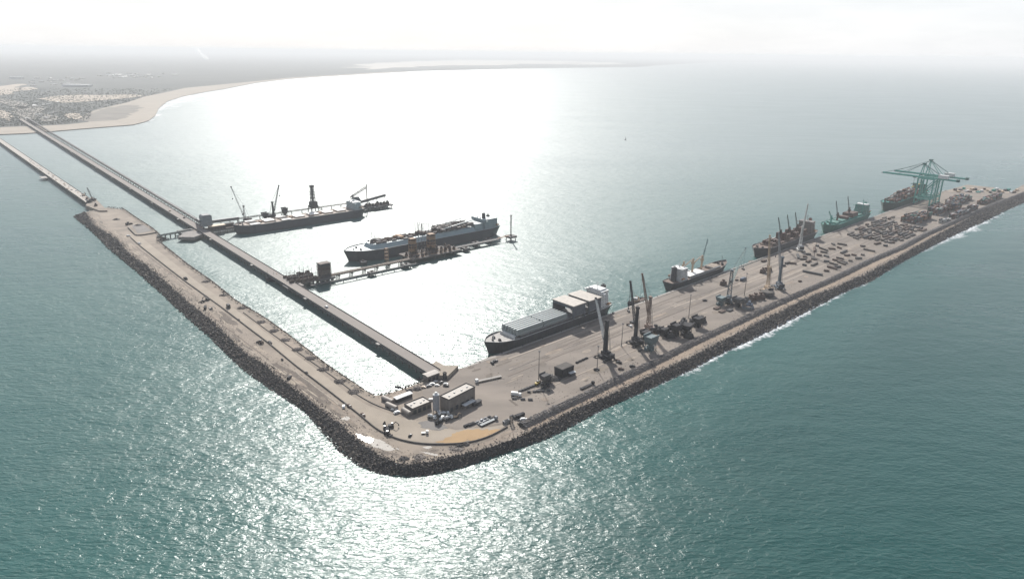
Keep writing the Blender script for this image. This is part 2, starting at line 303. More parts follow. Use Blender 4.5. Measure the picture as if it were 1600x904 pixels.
blob('puddle', [(556, 677), (562, 678), (571, 682), (577, 682), (584, 685), (582, 691), (577, 692), (569, 689), (560, 684)], Z0+.11, M('clear_puddle', (.12, .12, .12), .34, var=.1, scale=.2, spec=1.0), wob=.4)
blob('wet_patch', [(584, 683), (598, 688), (612, 697), (616, 702), (604, 704), (590, 700), (578, 696)], Z0+.10, M('wet_silt', (.40, .37, .33), .85, var=.12, scale=.2, spec=.3), wob=.4)
for q in ([(532, 655), (541, 649), (548, 653), (545, 657)], [(656, 705), (668, 706), (683, 709), (682, 712), (668, 709)], [(660, 698), (672, 696), (676, 699), (668, 701)], [(618, 699), (624, 700), (622, 703)]): blob('puddle', q, Z0+.11, MATS['wet_silt'], wob=.3)
blob('spoil_ground', [(422, 571), (432, 567), (450, 575), (478, 590), (505, 612), (520, 630), (510, 634), (492, 624), (465, 606), (440, 587)], Z0+.06, dirt_d, wob=1)
blob('spoil_ground', [(335, 484), (350, 488), (372, 505), (364, 508), (345, 500)], Z0+.06, dirt_d, wob=.8)
blob('damp_ground', [(655, 660), (672, 656), (690, 662), (700, 669), (680, 672), (660, 668)], Z0+.14, M('damp_tarmac', (.13, .118, .108), .8, scale=.1), wob=.5)
rut = M('wheel_rut', (.14, .112, .09), .95, scale=.2); rutl = M('pale_rut', (.29, .25, .20), .95, scale=.2)
for a, b, m_ in (((500, 637), (541, 671), rut), ((507, 636), (545, 664), rutl), ((212, 385), (300, 452), rut), ((325, 490), (420, 562), rut), ((380, 540), (455, 590), rutl), ((250, 408), (345, 482), rutl), ((455, 575), (530, 632), rutl)):
    A, B = G(*a, Z0), G(*b, Z0); n_ = 30; pts = [A+(B-A)*(i/n_)+Vector((rng.uniform(-.8, .8), rng.uniform(-.8, .8), 0)) for i in range(n_+1)]; o = strip('wheel_track', pts, 1.1, Z0-.5, Z0+.10+.01*rng.random(), m_); o['kind'] = 'structure'
# faint lane and stain marks along the quay
for k in range(64):
    s0 = rng.uniform(20, 900); off = rng.choice([-12, -18, -28, -38, -47, -62, -70, -84])+rng.uniform(-5, 5); ln = rng.uniform(40, 220); A = quay_pt = G(722, 574.5, Z0)+QU*s0+QN*off
    B = A+QU*ln+QN*rng.uniform(-3, 3); o = strip('tyre_stain', [A, mid(A, B, .3)+QN*rng.uniform(-1, 1), mid(A, B, .7), B], rng.uniform(1.0, 3.2), Z0-.5, Z0+.14+.002*k, M('tyre_mark_%d' % (k % 3), [(.12, .096, .077), (.255, .212, .17), (.14, .112, .09)][k % 3], .85, var=.12, scale=.05)); o['kind'] = 'structure'

ed = [G(722, 574.5, Z0)+QU*s_ for s_ in (0, 500, 1000, 1470)]; o = strip('berth_coping', [p-QN*1.2 for p in ed], 2.2, Z0-1, Z0+.22, conc); o['kind'] = 'structure'
for off in (-5.5, -8, -35.5, -38): o = strip('crane_rail', [G(722, 574.5, Z0)+QU*s_+QN*off for s_ in (930, 1200, 1460)] if off in (-8, -38) else [G(722, 574.5, Z0)+QU*s_+QN*off for s_ in (30, 500, 930)], .35, Z0-.5, Z0+.28, M('rail_steel', (.07, .06, .055), .6)); o['kind'] = 'structure'
bo = MB().tube((0, 0, 0), (0, 0, .7), .5, 8, .35).tube((0, 0, .7), (0, 0, 1.1), .65, 8, .55).mesh('bollard')
for k_ in range(48):
    o = link('bollard', bo, M('bollard_black', (.05, .05, .05), .6)); o.location = G(722, 574.5, Z0)+QU*(22+k_*30)-QN*1.2+Vector((0, 0, .2)); tag(o, 'small dark mooring bollard on the pale edge of the berth', 'bollard', 'bollards along the berth edge')
stm = [M('ground_stain_%d' % i_, c_, .9, var=.3, scale=.15, detail=9) for i_, c_ in enumerate([(.12, .098, .078), (.29, .24, .185), (.165, .135, .105), (.22, .175, .135)])]
def stain(c, ux, a, b, z, m):
    k_ = 14; ph = [rng.uniform(.55, 1.25) for _ in range(k_)]; ph = [(ph[i_-1]+ph[i_]+ph[(i_+1) % k_])/3 for i_ in range(k_)]; vx = Vector((-ux.y, ux.x, 0))
    return [c+ux*(a*ph[i_]*math.cos(6.283*i_/k_))+vx*(b*ph[i_]*math.sin(6.283*i_/k_)) for i_ in range(k_)]
for mi3 in range(4):
    sm_ = MB(); base_z = Z0+.17+.012*mi3
    for k_ in range(34):
        c = G(722, 574.5, 0)+QU*(1380*rng.random()**1.5)+QN*rng.uniform(-112, -8); pts = stain(c, QU, rng.uniform(2, 16), rng.uniform(.8, 4.5), 0, None); sm_.add([(p.x, p.y, base_z+.0003*k_) for p in pts], [tuple(range(14))])
    o = sm_.build('apron_stain', stm[mi3] if mi3 != 1 else M('ground_stain_dust', (.235, .195, .155), .9, var=.3, scale=.15)); o['kind'] = 'stuff'
    sm_ = MB()
    for k_ in range(46):
        t_2 = rng.random()*.93; i_ = int(t_2*200); A_ = cA[i_]; nxt = cA[min(i_+2, len(cA)-1)]; ux = Vector((*(nxt-A_), 0)).normalized(); inw = Vector((-ux.y, ux.x, 0)); c = Vector((*A_, 0))+inw*rng.uniform(5, 17); pts = stain(c, ux, rng.uniform(2, 18), rng.uniform(.5, 2.6), 0, None); sm_.add([(p.x, p.y, Z0+.07+.006*mi3+.0001*k_) for p in pts], [tuple(range(14))])
    o = sm_.build('dirt_patch', stm[mi3]); o['kind'] = 'stuff'
k = 4200; ii = nr.randint(0, 210, k); tt = nr.rand(k)[:, None]; pc = cA[ii]*(1-tt)+cA[ii+1]*tt; inw = -(wA-cA)[ii]; inw /= np.hypot(*inw.T)[:, None]; pc = pc+inw*nr.uniform(0, 20, k)[:, None]**1.0
boulders('loose_gravel', np.c_[pc, np.full(k, Z0+.1)], nr.uniform(.25, .95, k), rock_l, seed=77)
k = 2200; g0 = G(722, 574.5, 0); sx3 = 1350*nr.rand(k)**1.3; ox3 = -118+110*nr.rand(k)**2.2; boulders('loose_gravel', np.c_[g0.x+QU.x*sx3+QN.x*ox3, g0.y+QU.y*sx3+QN.y*ox3, np.full(k, Z0+.15)], nr.uniform(.3, 1.1, k), rock_l, seed=78)

# ------------------------------------------------------------------ coast
scrub = M('coastal_scrub', (.06, .064, .056), .95, col2=(.02, .027, .025), scale=.0016, detail=12, var=.3)
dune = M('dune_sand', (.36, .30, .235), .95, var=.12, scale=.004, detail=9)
beachm = M('beach_sand', (.30, .26, .21), .95, var=.1, scale=.01)
LAND = [(-600, 262), (0, 210), (50, 208), (112, 202.5), (175, 197.5), (208, 195), (232, 189), (243, 180), (248, 169), (262, 158), (285, 151), (312, 145.2), (350, 139), (400, 129.5), (450, 123.5), (500, 120), (650, 111.5), (800, 107.5), (1000, 104.5), (1022, 102.5)]
lw = pxl(LAND, 0)
far = [Vector((9500, 34000, 0)), Vector((17500, 40000, 0)), Vector((24000, 44000, 0)), Vector((30000, 59500, 0)), Vector((-80000, 59500, 0)), Vector((-80000, 3000, 0))]
land = poly_sheet('coastal_plain', lw+far, 2.5, scrub, thick=5)
BEACH = [(-600, 248), (0, 199), (60, 197), (110, 194.5), (140, 190.5), (128, 184), (146, 173), (170, 167), (200, 160), (225, 151), (250, 146.5), (290, 137.5), (350, 131.8), (400, 127), (450, 121.8), (500, 118.6), (600, 112.8)]
ribbon('beach', pxl(LAND[:17], 2.6), pxl(BEACH, 2.6), 2.9, beachm, n=150)
def patch(name, pts, z, mat):
    p = resample(pxl(pts+[pts[0]], z), n=len(pts)*5); p = smooth_line(p, 2)[:-1]; sz = max(np.ptp(p, axis=0))*.02
    return poly_sheet(name, [Vector((a+rng.uniform(-sz, sz), b+rng.uniform(-sz, sz), 0)) for a, b in p], z, mat)
for pts in ([(-40, 141), (0, 134.5), (20, 131), (52, 131.5), (27, 135.5), (30, 141), (22, 147), (5, 149), (-30, 152)], [(30, 137), (45, 135.5), (62, 138.5), (50, 141), (33, 142)], [(58, 154), (80, 151), (110, 148), (150, 149), (200, 147.5), (225, 148), (214, 152), (180, 155), (140, 158), (105, 161), (85, 159)],
            [(100, 178.5), (118, 176), (125, 179), (131, 184), (118, 187), (106, 184)], [(0, 172), (8, 172), (22, 183), (14, 190), (4, 185), (-10, 183)]):
    patch('dune_field', pts, 3.5, dune)
clr0 = M('tidal_flat', (.20, .175, .145), .95, col2=(.12, .11, .095), scale=.012, detail=10)
for pts in ([(120, 186.5), (140, 176), (160, 171), (185, 165), (214, 163.5), (222, 168), (206, 178), (196, 186), (165, 189.5), (135, 190)],): patch('tidal_flat', pts, 3.2, clr0)
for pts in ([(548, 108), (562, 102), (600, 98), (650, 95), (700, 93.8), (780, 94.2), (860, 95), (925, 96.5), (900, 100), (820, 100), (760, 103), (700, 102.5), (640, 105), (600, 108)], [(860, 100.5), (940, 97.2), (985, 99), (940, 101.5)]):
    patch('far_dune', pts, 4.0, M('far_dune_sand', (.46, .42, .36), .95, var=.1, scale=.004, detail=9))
clr = M('cleared_ground', (.2, .18, .155), .95, scale=.02)
for pts in ([(0, 153), (40, 160), (50, 168), (30, 172), (0, 160)], [(30, 165), (70, 168), (60, 186), (40, 190), (20, 178)], [(70, 178), (95, 183), (85, 190), (60, 190)]): patch('cleared_ground', pts, 3.0, clr)
# scrub and low trees as thousands of small clumps over the nearer land
P_ = []
while len(P_) < 5200:
    x, y = rng.uniform(-60, 300), 138+60*rng.random()**.8; 
    lim = np.interp(x, [0, 60, 110, 140, 146, 200, 250, 290, 350, 450], [198, 196, 193, 187, 172, 160, 145, 136, 130.5, 121])
    if y < lim-.5: P_.append(G(x, y, 3))
P_ = np.array([(p.x, p.y, 3.5) for p in P_]); boulders('coastal_trees', P_, nr.uniform(5, 13, len(P_))*np.clip(np.hypot(P_[:, 0], P_[:, 1])/5200, .7, 1.6), M('tree_foliage', (.05, .06, .04), .9, var=.4, scale=.05), flat=.6, seed=21)
# surf
def foam_mat(name, thr, sc):
    m = bpy.data.materials.new(name); m.use_nodes = True; nt = m.node_tree; l = nt.links.new; b = nt.nodes['Principled BSDF']; b.inputs['Base Color'].default_value = (.82, .84, .84, 1); b.inputs['Roughness'].default_value = .6
    t = N(nt, 'ShaderNodeTexCoord'); n = N(nt, 'ShaderNodeTexNoise', i_Scale=sc, i_Detail=7, i_Roughness=.68, i_Distortion=.6); l(t.outputs['Object'], n.inputs[0])
    a = N(nt, 'ShaderNodeAttribute', attribute_name='foaminess'); s = N(nt, 'ShaderNodeMath', operation='ADD'); l(n.outputs[0], s.inputs[0]); l(a.outputs['Fac'], s.inputs[1])
    r = N(nt, 'ShaderNodeMapRange', clamp=True); r.inputs[1].default_value = thr; r.inputs[2].default_value = thr+.34; l(s.outputs[0], r.inputs[0]); l(r.outputs[0], b.inputs['Alpha']); return m
foam_n, foam_f = foam_mat('breaking_foam', .86, .15), foam_mat('surf_foam', .86, .012)
def foam(name, line, widths, dens, mat, z, label=None, rows=5, step=5, inner=3, side=1):
    p = resample(line, step=step); p = smooth_line(p, 4); n = len(p); t = np.gradient(p, axis=0); t /= np.hypot(*t.T)[:, None]; nn3 = np.c_[t[:, 1], -t[:, 0]]*side; W = np.interp(np.linspace(0, 1, n), np.linspace(0, 1, len(widths)), widths); D = np.interp(np.linspace(0, 1, n), np.linspace(0, 1, len(dens)), dens)
    W = W*(1+.35*np.interp(np.arange(n), np.arange(0, n+6, 5), nr.normal(size=len(np.arange(0, n+6, 5)))))
    mb, col = MB(), []
    for r_ in range(rows):
        f = r_/(rows-1)
        for i in range(n): q = p[i]+nn3[i]*(-inner+(W[i]+inner)*f); mb.v.append((q[0], q[1], z)); col.append(D[i]*(1-f**1.5)-.12*f)
    mb.f = [(r_*n+i, r_*n+i+1, (r_+1)*n+i+1, (r_+1)*n+i) for r_ in range(rows-1) for i in range(n-1)]
    o = mb.build(name, mat); at = o.data.attributes.new('foaminess', 'FLOAT', 'POINT'); at.data.foreach_set('value', np.array(col, dtype=np.float32)); o['kind'] = 'stuff'; return o
foam('breaking_foam', pxl(WLINE[17:-1]), [4, 8, 13, 20, 20, 14, 11, 12, 15, 26, 40, 20, 13, 10], [.30, .42, .50, .62, .6, .55, .5, .5, .55, .6, .55, .5, .5], foam_n, .12)
foam('breaking_foam', pxl(WLINE[:18]), [3, 3, 4, 4, 4], [.30, .32, .34, .3], foam_n, .12)
foam('surf_foam', pxl(LAND[:14]), [35, 40, 50, 90, 330, 420, 160, 80, 70], [.5, .5, .5, .5, .55, .5, .5, .5], foam_f, .3, step=25, inner=10)

# ------------------------------------------------------------------ paints
grey = M('grey_paint', (.22, .22, .22), .7, spec=.3); dgrey = M('dark_grey_steel', (.065, .064, .066), .78, spec=.2); blk = M('black_paint', (.03, .03, .034), .8, spec=.15)
white = M('white_paint', (.56, .56, .54), .55, var=.2); green = M('green_paint', (.05, .27, .225), .5, var=.2); dgreen = M('dark_green_paint', (.02, .10, .085), .5)
tan = M('tan_paint', (.42, .31, .21), .6); orange = M('orange_rust_steel', (.30, .17, .09), .75); brown = M('rusty_brown_steel', (.085, .055, .043), .88, var=.4)
yellow = M('yellow_paint', (.50, .35, .05), .5); blue = M('blue_paint', (.055, .08, .12), .5); glass = M('dark_glass', (.03, .035, .04), .35, spec=.5, var=.1); rubber = M('rubber', (.02, .02, .02), .95, spec=.1)
steel = M('galvanised_steel', (.24, .24, .24), .7, metal=.1); redd = M('red_oxide', (.22, .05, .035), .7); pale = M('pale_grey_cladding', (.50, .50, .48), .6); roofm = M('dusty_roof_sheet', (.22, .19, .16), .6, var=.15, scale=.5, stretch=(1, .1, 1)); wallm = M('dusty_wall', (.17, .148, .13), .85)
hullm = M('black_hull', (.035, .037, .042), .5, var=.5, scale=.5, stretch=(1, 1, .1)); deckm = M('ship_deck', (.30, .28, .26), .75); deckr = M('red_brown_deck', (.13, .09, .07), .8)

# ------------------------------------------------------------------ bridges
def deck_bridge(name, label, cat, A, B, w, ztop, th, mat_top, mat_side, bent, skirt=0, piles=3, pr=.6, cap=1.6):
    A, B = Vector((A.x, A.y, 0)), Vector((B.x, B.y, 0)); d = B-A; Lg = d.length; e = empty(name, A, math.atan2(d.y, d.x), label, cat)
    MB().box(0, Lg, -w/2, w/2, ztop-.4, ztop).build('road_deck', mat_top, e)
    for s in (-1, 1):
        MB().box(0, Lg, s*w/2-.5*(s < 0)*-1-(.5 if s > 0 else 0)-(.0 if s > 0 else .5), s*w/2+(.5 if s < 0 else 0)*0+(.0 if s > 0 else 0), ztop-th-skirt, ztop-.42).build('edge_girder', mat_side, e)
        MB().box(0, Lg, s*(w/2+.16)-.14, s*(w/2+.16)+.14, ztop-.3, ztop+1.0).build('parapet', mat_side, e)
    MB().box(0, Lg, -w/4, w/4, ztop-th, ztop-.42).build('girder', mat_side, e)
    pm = MB()
    for k in range(piles):
        y = -w/2+w*(k+.5)/piles; pm.tube((0, y, -3), (0, y, ztop-th-cap), pr, 8)
    pm = pm.mesh('pile_row'); cm = MB().box(-.9, .9, -w/2-.6, w/2+.6, ztop-th-cap, ztop-th).mesh('pile_cap')
    nb = min(290, int(Lg/bent))
    for i in range(nb+1):
        x = min(i*Lg/nb, Lg-1); b_ = link('pile_bent', pm, conc_d, e); b_.location = (x, 0, 0); c_ = link('crossbeam', cm, conc_d, b_)
    return e
ZB = 9.0
brA, brB = G(668, 574, ZB), G(34, 187, ZB)
dirb = (brB-brA).normalized(); nb_ = Vector((-dirb.y, dirb.x, 0))
bridge = deck_bridge('access_bridge', 'long straight grey road bridge on piles from the quay corner to the beach', 'bridge', brA-dirb*12, brB+dirb*40, 13.5, ZB, 2.2, M('bridge_roadway', (.19, .165, .145), .85, var=.12, scale=.06, stretch=(.1, 1, 1)), conc_d, 13, skirt=.6)
Lb = (brB-brA).length+52
for k, y in enumerate((-2.6, 2.6)): MB().box(0, Lb, y-.12, y+.12, ZB, ZB+.02).build('lane_line', M('faded_line', (.25, .225, .20), .8), bridge)
rk = MB(); rk.box(0, Lb, 7.2, 8.9, ZB-1.4, ZB-1.1)
pr_ = bridge; MB().box(0, Lb, -8.6, -7.1, ZB-1.9, ZB-1.5).build('pipe_shelf', conc_d, bridge)
for k in range(3):
    MB().tube((0, -7.5-.42*k, ZB-1.25), (Lb, -7.5-.42*k, ZB-1.25), .19, 6).build('pipe', brown if k == 1 else dgrey, bridge)
for k in range(int(Lb/180)):
    MB().box(k*180+90, k*180+96, 6.7, 10.2, ZB-1.0, ZB+.3).build('passing_bay', conc, bridge)
# embankment the bridge lands on at the quay corner
poly_sheet('bridge_ramp', [G(660, 582, Z0), G(673, 590, Z0), G(700, 592, Z0), G(716, 576, Z0), G(694, 570, ZB), G(682, 563, ZB)][::1], ZB-.35, road_c, thick=4)
# covered conveyor beside the bridge, from the transfer tower to the shore
cvA, cvB = G(311, 345, ZB+2), G(42, 184, ZB+2)
d = cvB-cvA; cv = empty('belt_conveyor', (cvA.x, cvA.y, 0), math.atan2(d.y, d.x), 'long dark lattice conveyor gallery running beside the access bridge to the shore', 'conveyor'); Lc = Vector((d.x, d.y)).length
m_ = MB(); bay = 12; nbay = int(Lc/bay)
for s in (-2.2, 2.2):
    for z in (ZB-.5, ZB+3.0): m_.beam((0, s, z), (Lc, s, z), .45)
    for k in range(nbay): m_.beam((k*bay, s, ZB-.5 if k % 2 else ZB+3), ((k+1)*bay, s, ZB+3 if k % 2 else ZB-.5), .3)
m_.build('truss', dgrey, cv)
MB().box(0, Lc, -1.7, 1.7, ZB+.4, ZB+.9).build('belt', brown, cv)
pm = MB().beam((0, -2.2, -3), (0, -1.6, ZB-.7), .7).beam((0, 2.2, -3), (0, 1.6, ZB-.7), .7).box(-.5, .5, -2.6, 2.6, ZB-1.4, ZB-.7).mesh('conveyor_leg')
for k in range(int(Lc/24)+1): o = link('trestle_leg', pm, dgrey, cv); o.location = (k*24, 0, 0)
cm = MB()
for i in range(7): a0, a1 = math.pi*i/7, math.pi*(i+1)/7; cm.add([(0, 2.0*math.cos(a0), 1.2*math.sin(a0)), (0, 2.0*math.cos(a1), 1.2*math.sin(a1)), (8, 2.0*math.cos(a1), 1.2*math.sin(a1)), (8, 2.0*math.cos(a0), 1.2*math.sin(a0))], [(0, 1, 2, 3)])
cm = cm.mesh('belt_cover')
for k in range(int(Lc/10)): o = link('belt_cover', cm, M('weathered_cover', (.16, .15, .145), .6), cv); o.location = (k*10+1, 0, ZB+2.4)
# second bridge, under construction on the left
b2A, b2B = G(140, 315, 8), G(-60, 178, 8)
br2 = deck_bridge('unfinished_bridge', 'pale wide bridge deck under construction left of the long road bridge', 'bridge', b2A, b2B, 15, 8, 2.0, M('fresh_concrete_deck', (.34, .31, .27), .85, var=.12, scale=.08), conc_d, 15, skirt=.3)
d2 = (b2B-b2A); d2.z = 0; d2.normalize(); n2 = Vector((-d2.y, d2.x, 0)); L2 = (b2B-b2A).length
for k in range(64):
    p = b2A+d2*(40+k*11+rng.uniform(-3, 3))+n2*rng.uniform(-5, 5)
    if k % 2: o = MB().box(-rng.uniform(1, 3), rng.uniform(1, 3), -1, 1, 0, rng.uniform(.6, 1.4)).build('slab_stack', [white, tan, conc][k % 3]); o.location = (p.x, p.y, 8.01); o.rotation_euler.z = rng.uniform(0, 3); tag(o, '%s building material stacked on the unfinished bridge deck' % ['white', 'tan', 'grey'][k % 3], 'building material', 'materials on the unfinished bridge deck')
lp = empty('landing_platform', G(66, 277, 6), math.atan2(d2.y, d2.x), 'small side platform jutting from the left edge of the unfinished bridge', 'platform'); MB().box(-16, 16, -9, 4, -1.2, 0).build('platform_deck', conc, lp)
for x in (-13, 0, 13): MB().tube((x, -7, -8), (x, -7, -1.3), .6, 8).build('pile', conc_d, lp)
# link bridge between the breakwater and the access bridge
lA, lB = G(252, 367.5, 7.5), G(300, 359, 7.5); d = lB-lA; LL = d.length
lk = empty('link_bridge', (lA.x, lA.y, 0), math.atan2(d.y, d.x), 'short narrow green-grey bridge on slender piles linking the causeway to the long bridge', 'bridge')
MB().box(-6, LL, -2.6, 2.6, 6.6, 7.4).build('deck', M('greenish_concrete', (.20, .22, .20), .8), lk)
for s in (-1, 1): 
    MB().box(-6, LL, s*2.75-.12, s*2.75+.12, 7.0, 8.5).build('railing', MATS['greenish_concrete'], lk)
pm = MB().tube((0, 0, -3), (0, 0, 6.1), .95, 10).box(-1.1, 1.1, -2.5, 2.5, 5.6, 6.58).mesh('pier')
for k in range(6): o = link('pier', pm, conc_d, lk); o.location = (LL*(k+.75)/6.3, 0, 0)
ab = G(247, 371, 4); m_ = nr.normal(size=(420, 2))*[7, 5]; m_[:, 0] = np.abs(m_[:, 0])*np.sign(m_[:, 0]); boulders('abutment_stones', np.c_[m_+[ab.x, ab.y], 5.3-.32*np.hypot(*m_.T)], nr.uniform(1.2, 2.6, 420), rock, seed=31)

# ------------------------------------------------------------------ small machines and vehicles
def wheels(e, xs, y, r=.5, w=.35, mat=None, me=None):
    me = me or MB().tube((0, -w/2, 0), (0, w/2, 0), r, 10).mesh('wheel')
    for x in xs:
        for s in (-1, 1): o = link('wheel', me, rubber, e); o.location = (x, s*y, r)
    return me
def t_truck(label, loc, rz, cab=white, bed=dgrey, Lt=12, load=None, group=None, name='flatbed_truck', cat='truck', s=1.35):
    e = empty(name, loc, rz, label, cat, group); e.scale = (s,)*3
    MB().prism([(Lt/2-2.3, -1.2), (Lt/2, -1.2), (Lt/2, 1.2), (Lt/2-2.3, 1.2)], .9, 3.0, [(Lt/2-2.2, -1.1), (Lt/2-.35, -1.1), (Lt/2-.35, 1.1), (Lt/2-2.2, 1.1)]).build('cab', cab, e)
    MB().box(Lt/2-.25, Lt/2-.1, -1.0, 1.0, 1.9, 2.7).build('windscreen', glass, e)
    MB().box(-Lt/2, Lt/2-2.5, -1.25, 1.25, .95, 1.3).build('bed', bed, e)
    if load == 'box': MB().box(-Lt/2+.2, Lt/2-2.8, -1.22, 1.22, 1.31, 3.6).build('cargo_box', cab, e)
    if load == 'drum': MB().tube((-Lt/2+.2, 0, 2.9), (-Lt/2+2.4, 0, 2.6), .5, 12, 1.25).tube((-Lt/2+2.4, 0, 2.6), (Lt/2-3, 0, 2.3), 1.25, 12, .9).build('mixer_drum', pale, e, True)
    if load == 'tipper': MB().prism([(-Lt/2, -1.2), (Lt/2-2.8, -1.2), (Lt/2-2.8, 1.2), (-Lt/2, 1.2)], 1.32, 2.9, [(-Lt/2-.3, -1.4), (Lt/2-2.6, -1.4), (Lt/2-2.6, 1.4), (-Lt/2-.3, 1.4)]).build('tipper_body', bed, e)
    wheels(e, [-Lt/2+1, -Lt/2+2.2, Lt/2-1.2], 1.1); return e
def t_car(label, loc, rz, mat=white, group=None, big=1.25, name='parked_car', cat='car'):
    e = empty(name, loc, rz, label, cat, group); e.scale = (big,)*3
    MB().box(-2.2, 2.2, -.9, .9, .35, 1.0).prism([(-1.9, -.85), (1.3, -.85), (1.3, .85), (-1.9, .85)], 1.0, 1.6, [(-1.6, -.7), (.7, -.7), (.7, .7), (-1.6, .7)]).build('body', mat, e)
    MB().box(.8, 1.15, -.72, .72, 1.1, 1.5).build('windscreen', glass, e); wheels(e, [-1.4, 1.4], .85, .35, .25); return e
def t_excavator(label, loc, rz, mat=yellow, group=None, s=1.6, name='excavator', cat='excavator'):
    e = empty(name, loc, rz, label, cat, group); e.scale = (s,)*3
    for y in (-1.2, 1.2): MB().prism([(-2.2, y-.3), (2.2, y-.3), (2.2, y+.3), (-2.2, y+.3)], 0, .9).build('track', rubber, e)
    MB().box(-2.3, 1.3, -1.3, 1.3, 1.0, 2.2).build('body', mat, e); MB().box(.2, 1.6, .3, 1.3, 2.2, 3.2).build('cab', glass, e)
    b = MB().beam((1, -.3, 1.8), (3.6, -.3, 4.6), .5).beam((3.6, -.3, 4.6), (5.6, -.3, 2.6), .4).build('boom', mat, e); MB().prism([(5.2, -.9), (6.2, -.9), (6.2, .3), (5.2, .3)], 1.2, 2.6, [(5.4, -.8), (5.8, -.8), (5.8, .2), (5.4, .2)]).build('bucket', dgrey, b); return e
def t_loader(label, loc, rz, mat=yellow, group=None, s=1.5, name='wheel_loader', cat='loader'):
    e = empty(name, loc, rz, label, cat, group); e.scale = (s,)*3
    MB().box(-3, 0, -1.1, 1.1, .9, 2.3).box(0, 1.6, -.9, .9, .9, 1.7).build('body', mat, e); MB().box(-1.1, .4, -.8, .8, 2.3, 3.4).build('cab', glass, e)
    a = MB().beam((.8, -.6, 1.6), (3.4, -.6, .8), .25).beam((.8, .6, 1.6), (3.4, .6, .8), .25).build('lift_arm', mat, e); MB().prism([(3.2, -1.4), (4.4, -1.4), (4.4, 1.4), (3.2, 1.4)], .2, 1.5, [(3.2, -1.4), (3.6, -1.4), (3.6, 1.4), (3.2, 1.4)]).build('bucket', dgrey, a)
    wheels(e, [-2.1, 1.2], 1.15, .75, .5); return e
def t_hopper(label, loc, rz, mat=dgrey, H=10, W=8, group=None, name='loading_hopper', cat='hopper'):
    e = empty(name, loc, rz, label, cat, group)
    for sx_ in (-1, 1):
        for sy_ in (-1, 1): MB().beam((sx_*W*.42, sy_*W*.42, 0), (sx_*W*.36, sy_*W*.36, H*.62), .6).build('leg', mat, e)
    MB().prism([(-1, -1), (1, -1), (1, 1), (-1, 1)], H*.28, H*.62, [(-W/2, -W/2), (W/2, -W/2), (W/2, W/2), (-W/2, W/2)]).prism([(-W/2, -W/2), (W/2, -W/2), (W/2, W/2), (-W/2, W/2)], H*.62, H*.95, [(-W*.56, -W*.56), (W*.56, -W*.56), (W*.56, W*.56), (-W*.56, W*.56)]).build('bin', mat, e)
    MB().box(-W*.3, W*.3, -W*.3, W*.3, .2, H*.34).box(-W*.5, W*.1, W*.1, W*.46, .1, H*.2).build('discharge_house', mat, e); MB().box(-W*.6, W*.6, -W*.6, -W*.5, H*.95, H*1.05).box(-W*.6, W*.6, W*.5, W*.6, H*.95, H*1.05).build('rim', mat, e)
    MB().beam((W*.4, -W*.4, .3), (-W*.4, -W*.4, H*.5), .3).beam((-W*.4, W*.4, .3), (W*.4, W*.4, H*.5), .3).build('brace', mat, e); return e
def t_grab(label, loc, rz, mat=dgrey, s=1.6, group=None):
    e = empty('clamshell_grab', loc, rz, label, 'grab bucket', group); e.scale = (s,)*3
    for k in (-1, 1): MB().prism([(0, -1.6), (2.4*k, -1.6), (2.4*k, 1.6), (0, 1.6)][::k], 0, 2.4, [(0, -1.6), (1.3*k, -1.6), (1.3*k, 1.6), (0, 1.6)][::k]).build('jaw', mat, e)
    MB().beam((-1, 0, 2.2), (0, 0, 3.4), .4).beam((1, 0, 2.2), (0, 0, 3.4), .4).box(-.6, .6, -.8, .8, 2.9, 3.6).build('head', mat, e); return e
def t_shed(name, label, cat, c, rz, Ls, Ws, H, wall=wallm, roof=roofm, roofh=1.2, doors=3, flat=False, group=None, vents=0, barrel=False):
    e = empty(name, c, rz, label, cat, group); a, b = Ls/2, Ws/2
    MB().box(-a, a, -b, b, 0, H).build('wall', wall, e)
    m_ = MB()
    if flat:
        m_.box(-a+.4, a-.4, -b+.4, b-.4, H+.01, H+.15); r_ = m_.build('roof', roof, e)
        MB().box(-a-.15, a+.15, -b-.15, -b+.3, H-.3, H+.8).box(-a-.15, a+.15, b-.3, b+.15, H-.3, H+.8).box(-a-.15, -a+.3, -b+.31, b-.31, H-.3, H+.8).box(a-.3, a+.15, -b+.31, b-.31, H-.3, H+.8).build('parapet', MATS['weathered_kerb'], r_)
    elif barrel:
        k = 8; vs = [(x, -b*1.04*math.cos(math.pi*i/k), H+roofh*math.sin(math.pi*i/k)) for x in (-a-.3, a+.3) for i in range(k+1)]
        r_ = MB().add(vs, [(i, i+1, k+2+i, k+1+i) for i in range(k)]+[tuple(range(k+1))[::-1], tuple(range(k+1, 2*k+2))]).build('roof', roof, e)
    else:
        r_ = m_.add([(-a-.4, -b-.4, H), (a+.4, -b-.4, H), (a+.4, 0, H+roofh), (-a-.4, 0, H+roofh), (a+.4, b+.4, H), (-a-.4, b+.4, H)], [(0, 1, 2, 3), (3, 2, 4, 5), (0, 3, 5), (1, 4, 2), (0, 5, 4, 1)]).build('roof', roof, e)
    dm = MB().box(-1.6, 1.6, -.06, .06, 0, min(4, H*.7)).mesh('door')
    for k in range(doors): o = link('door', dm, glass, e); o.location = (-a+Ls*(k+.5)/doors, -b-.07, 0)
    for k in range(vents): MB().box(-.7, .7, -.5, .5, 0, .7).build('roof_vent', pale, r_).location = (-a+Ls*(k+.7)/(vents+.4), rng.uniform(-b*.4, b*.4), H+(.16 if flat else roofh*.6))
    return e

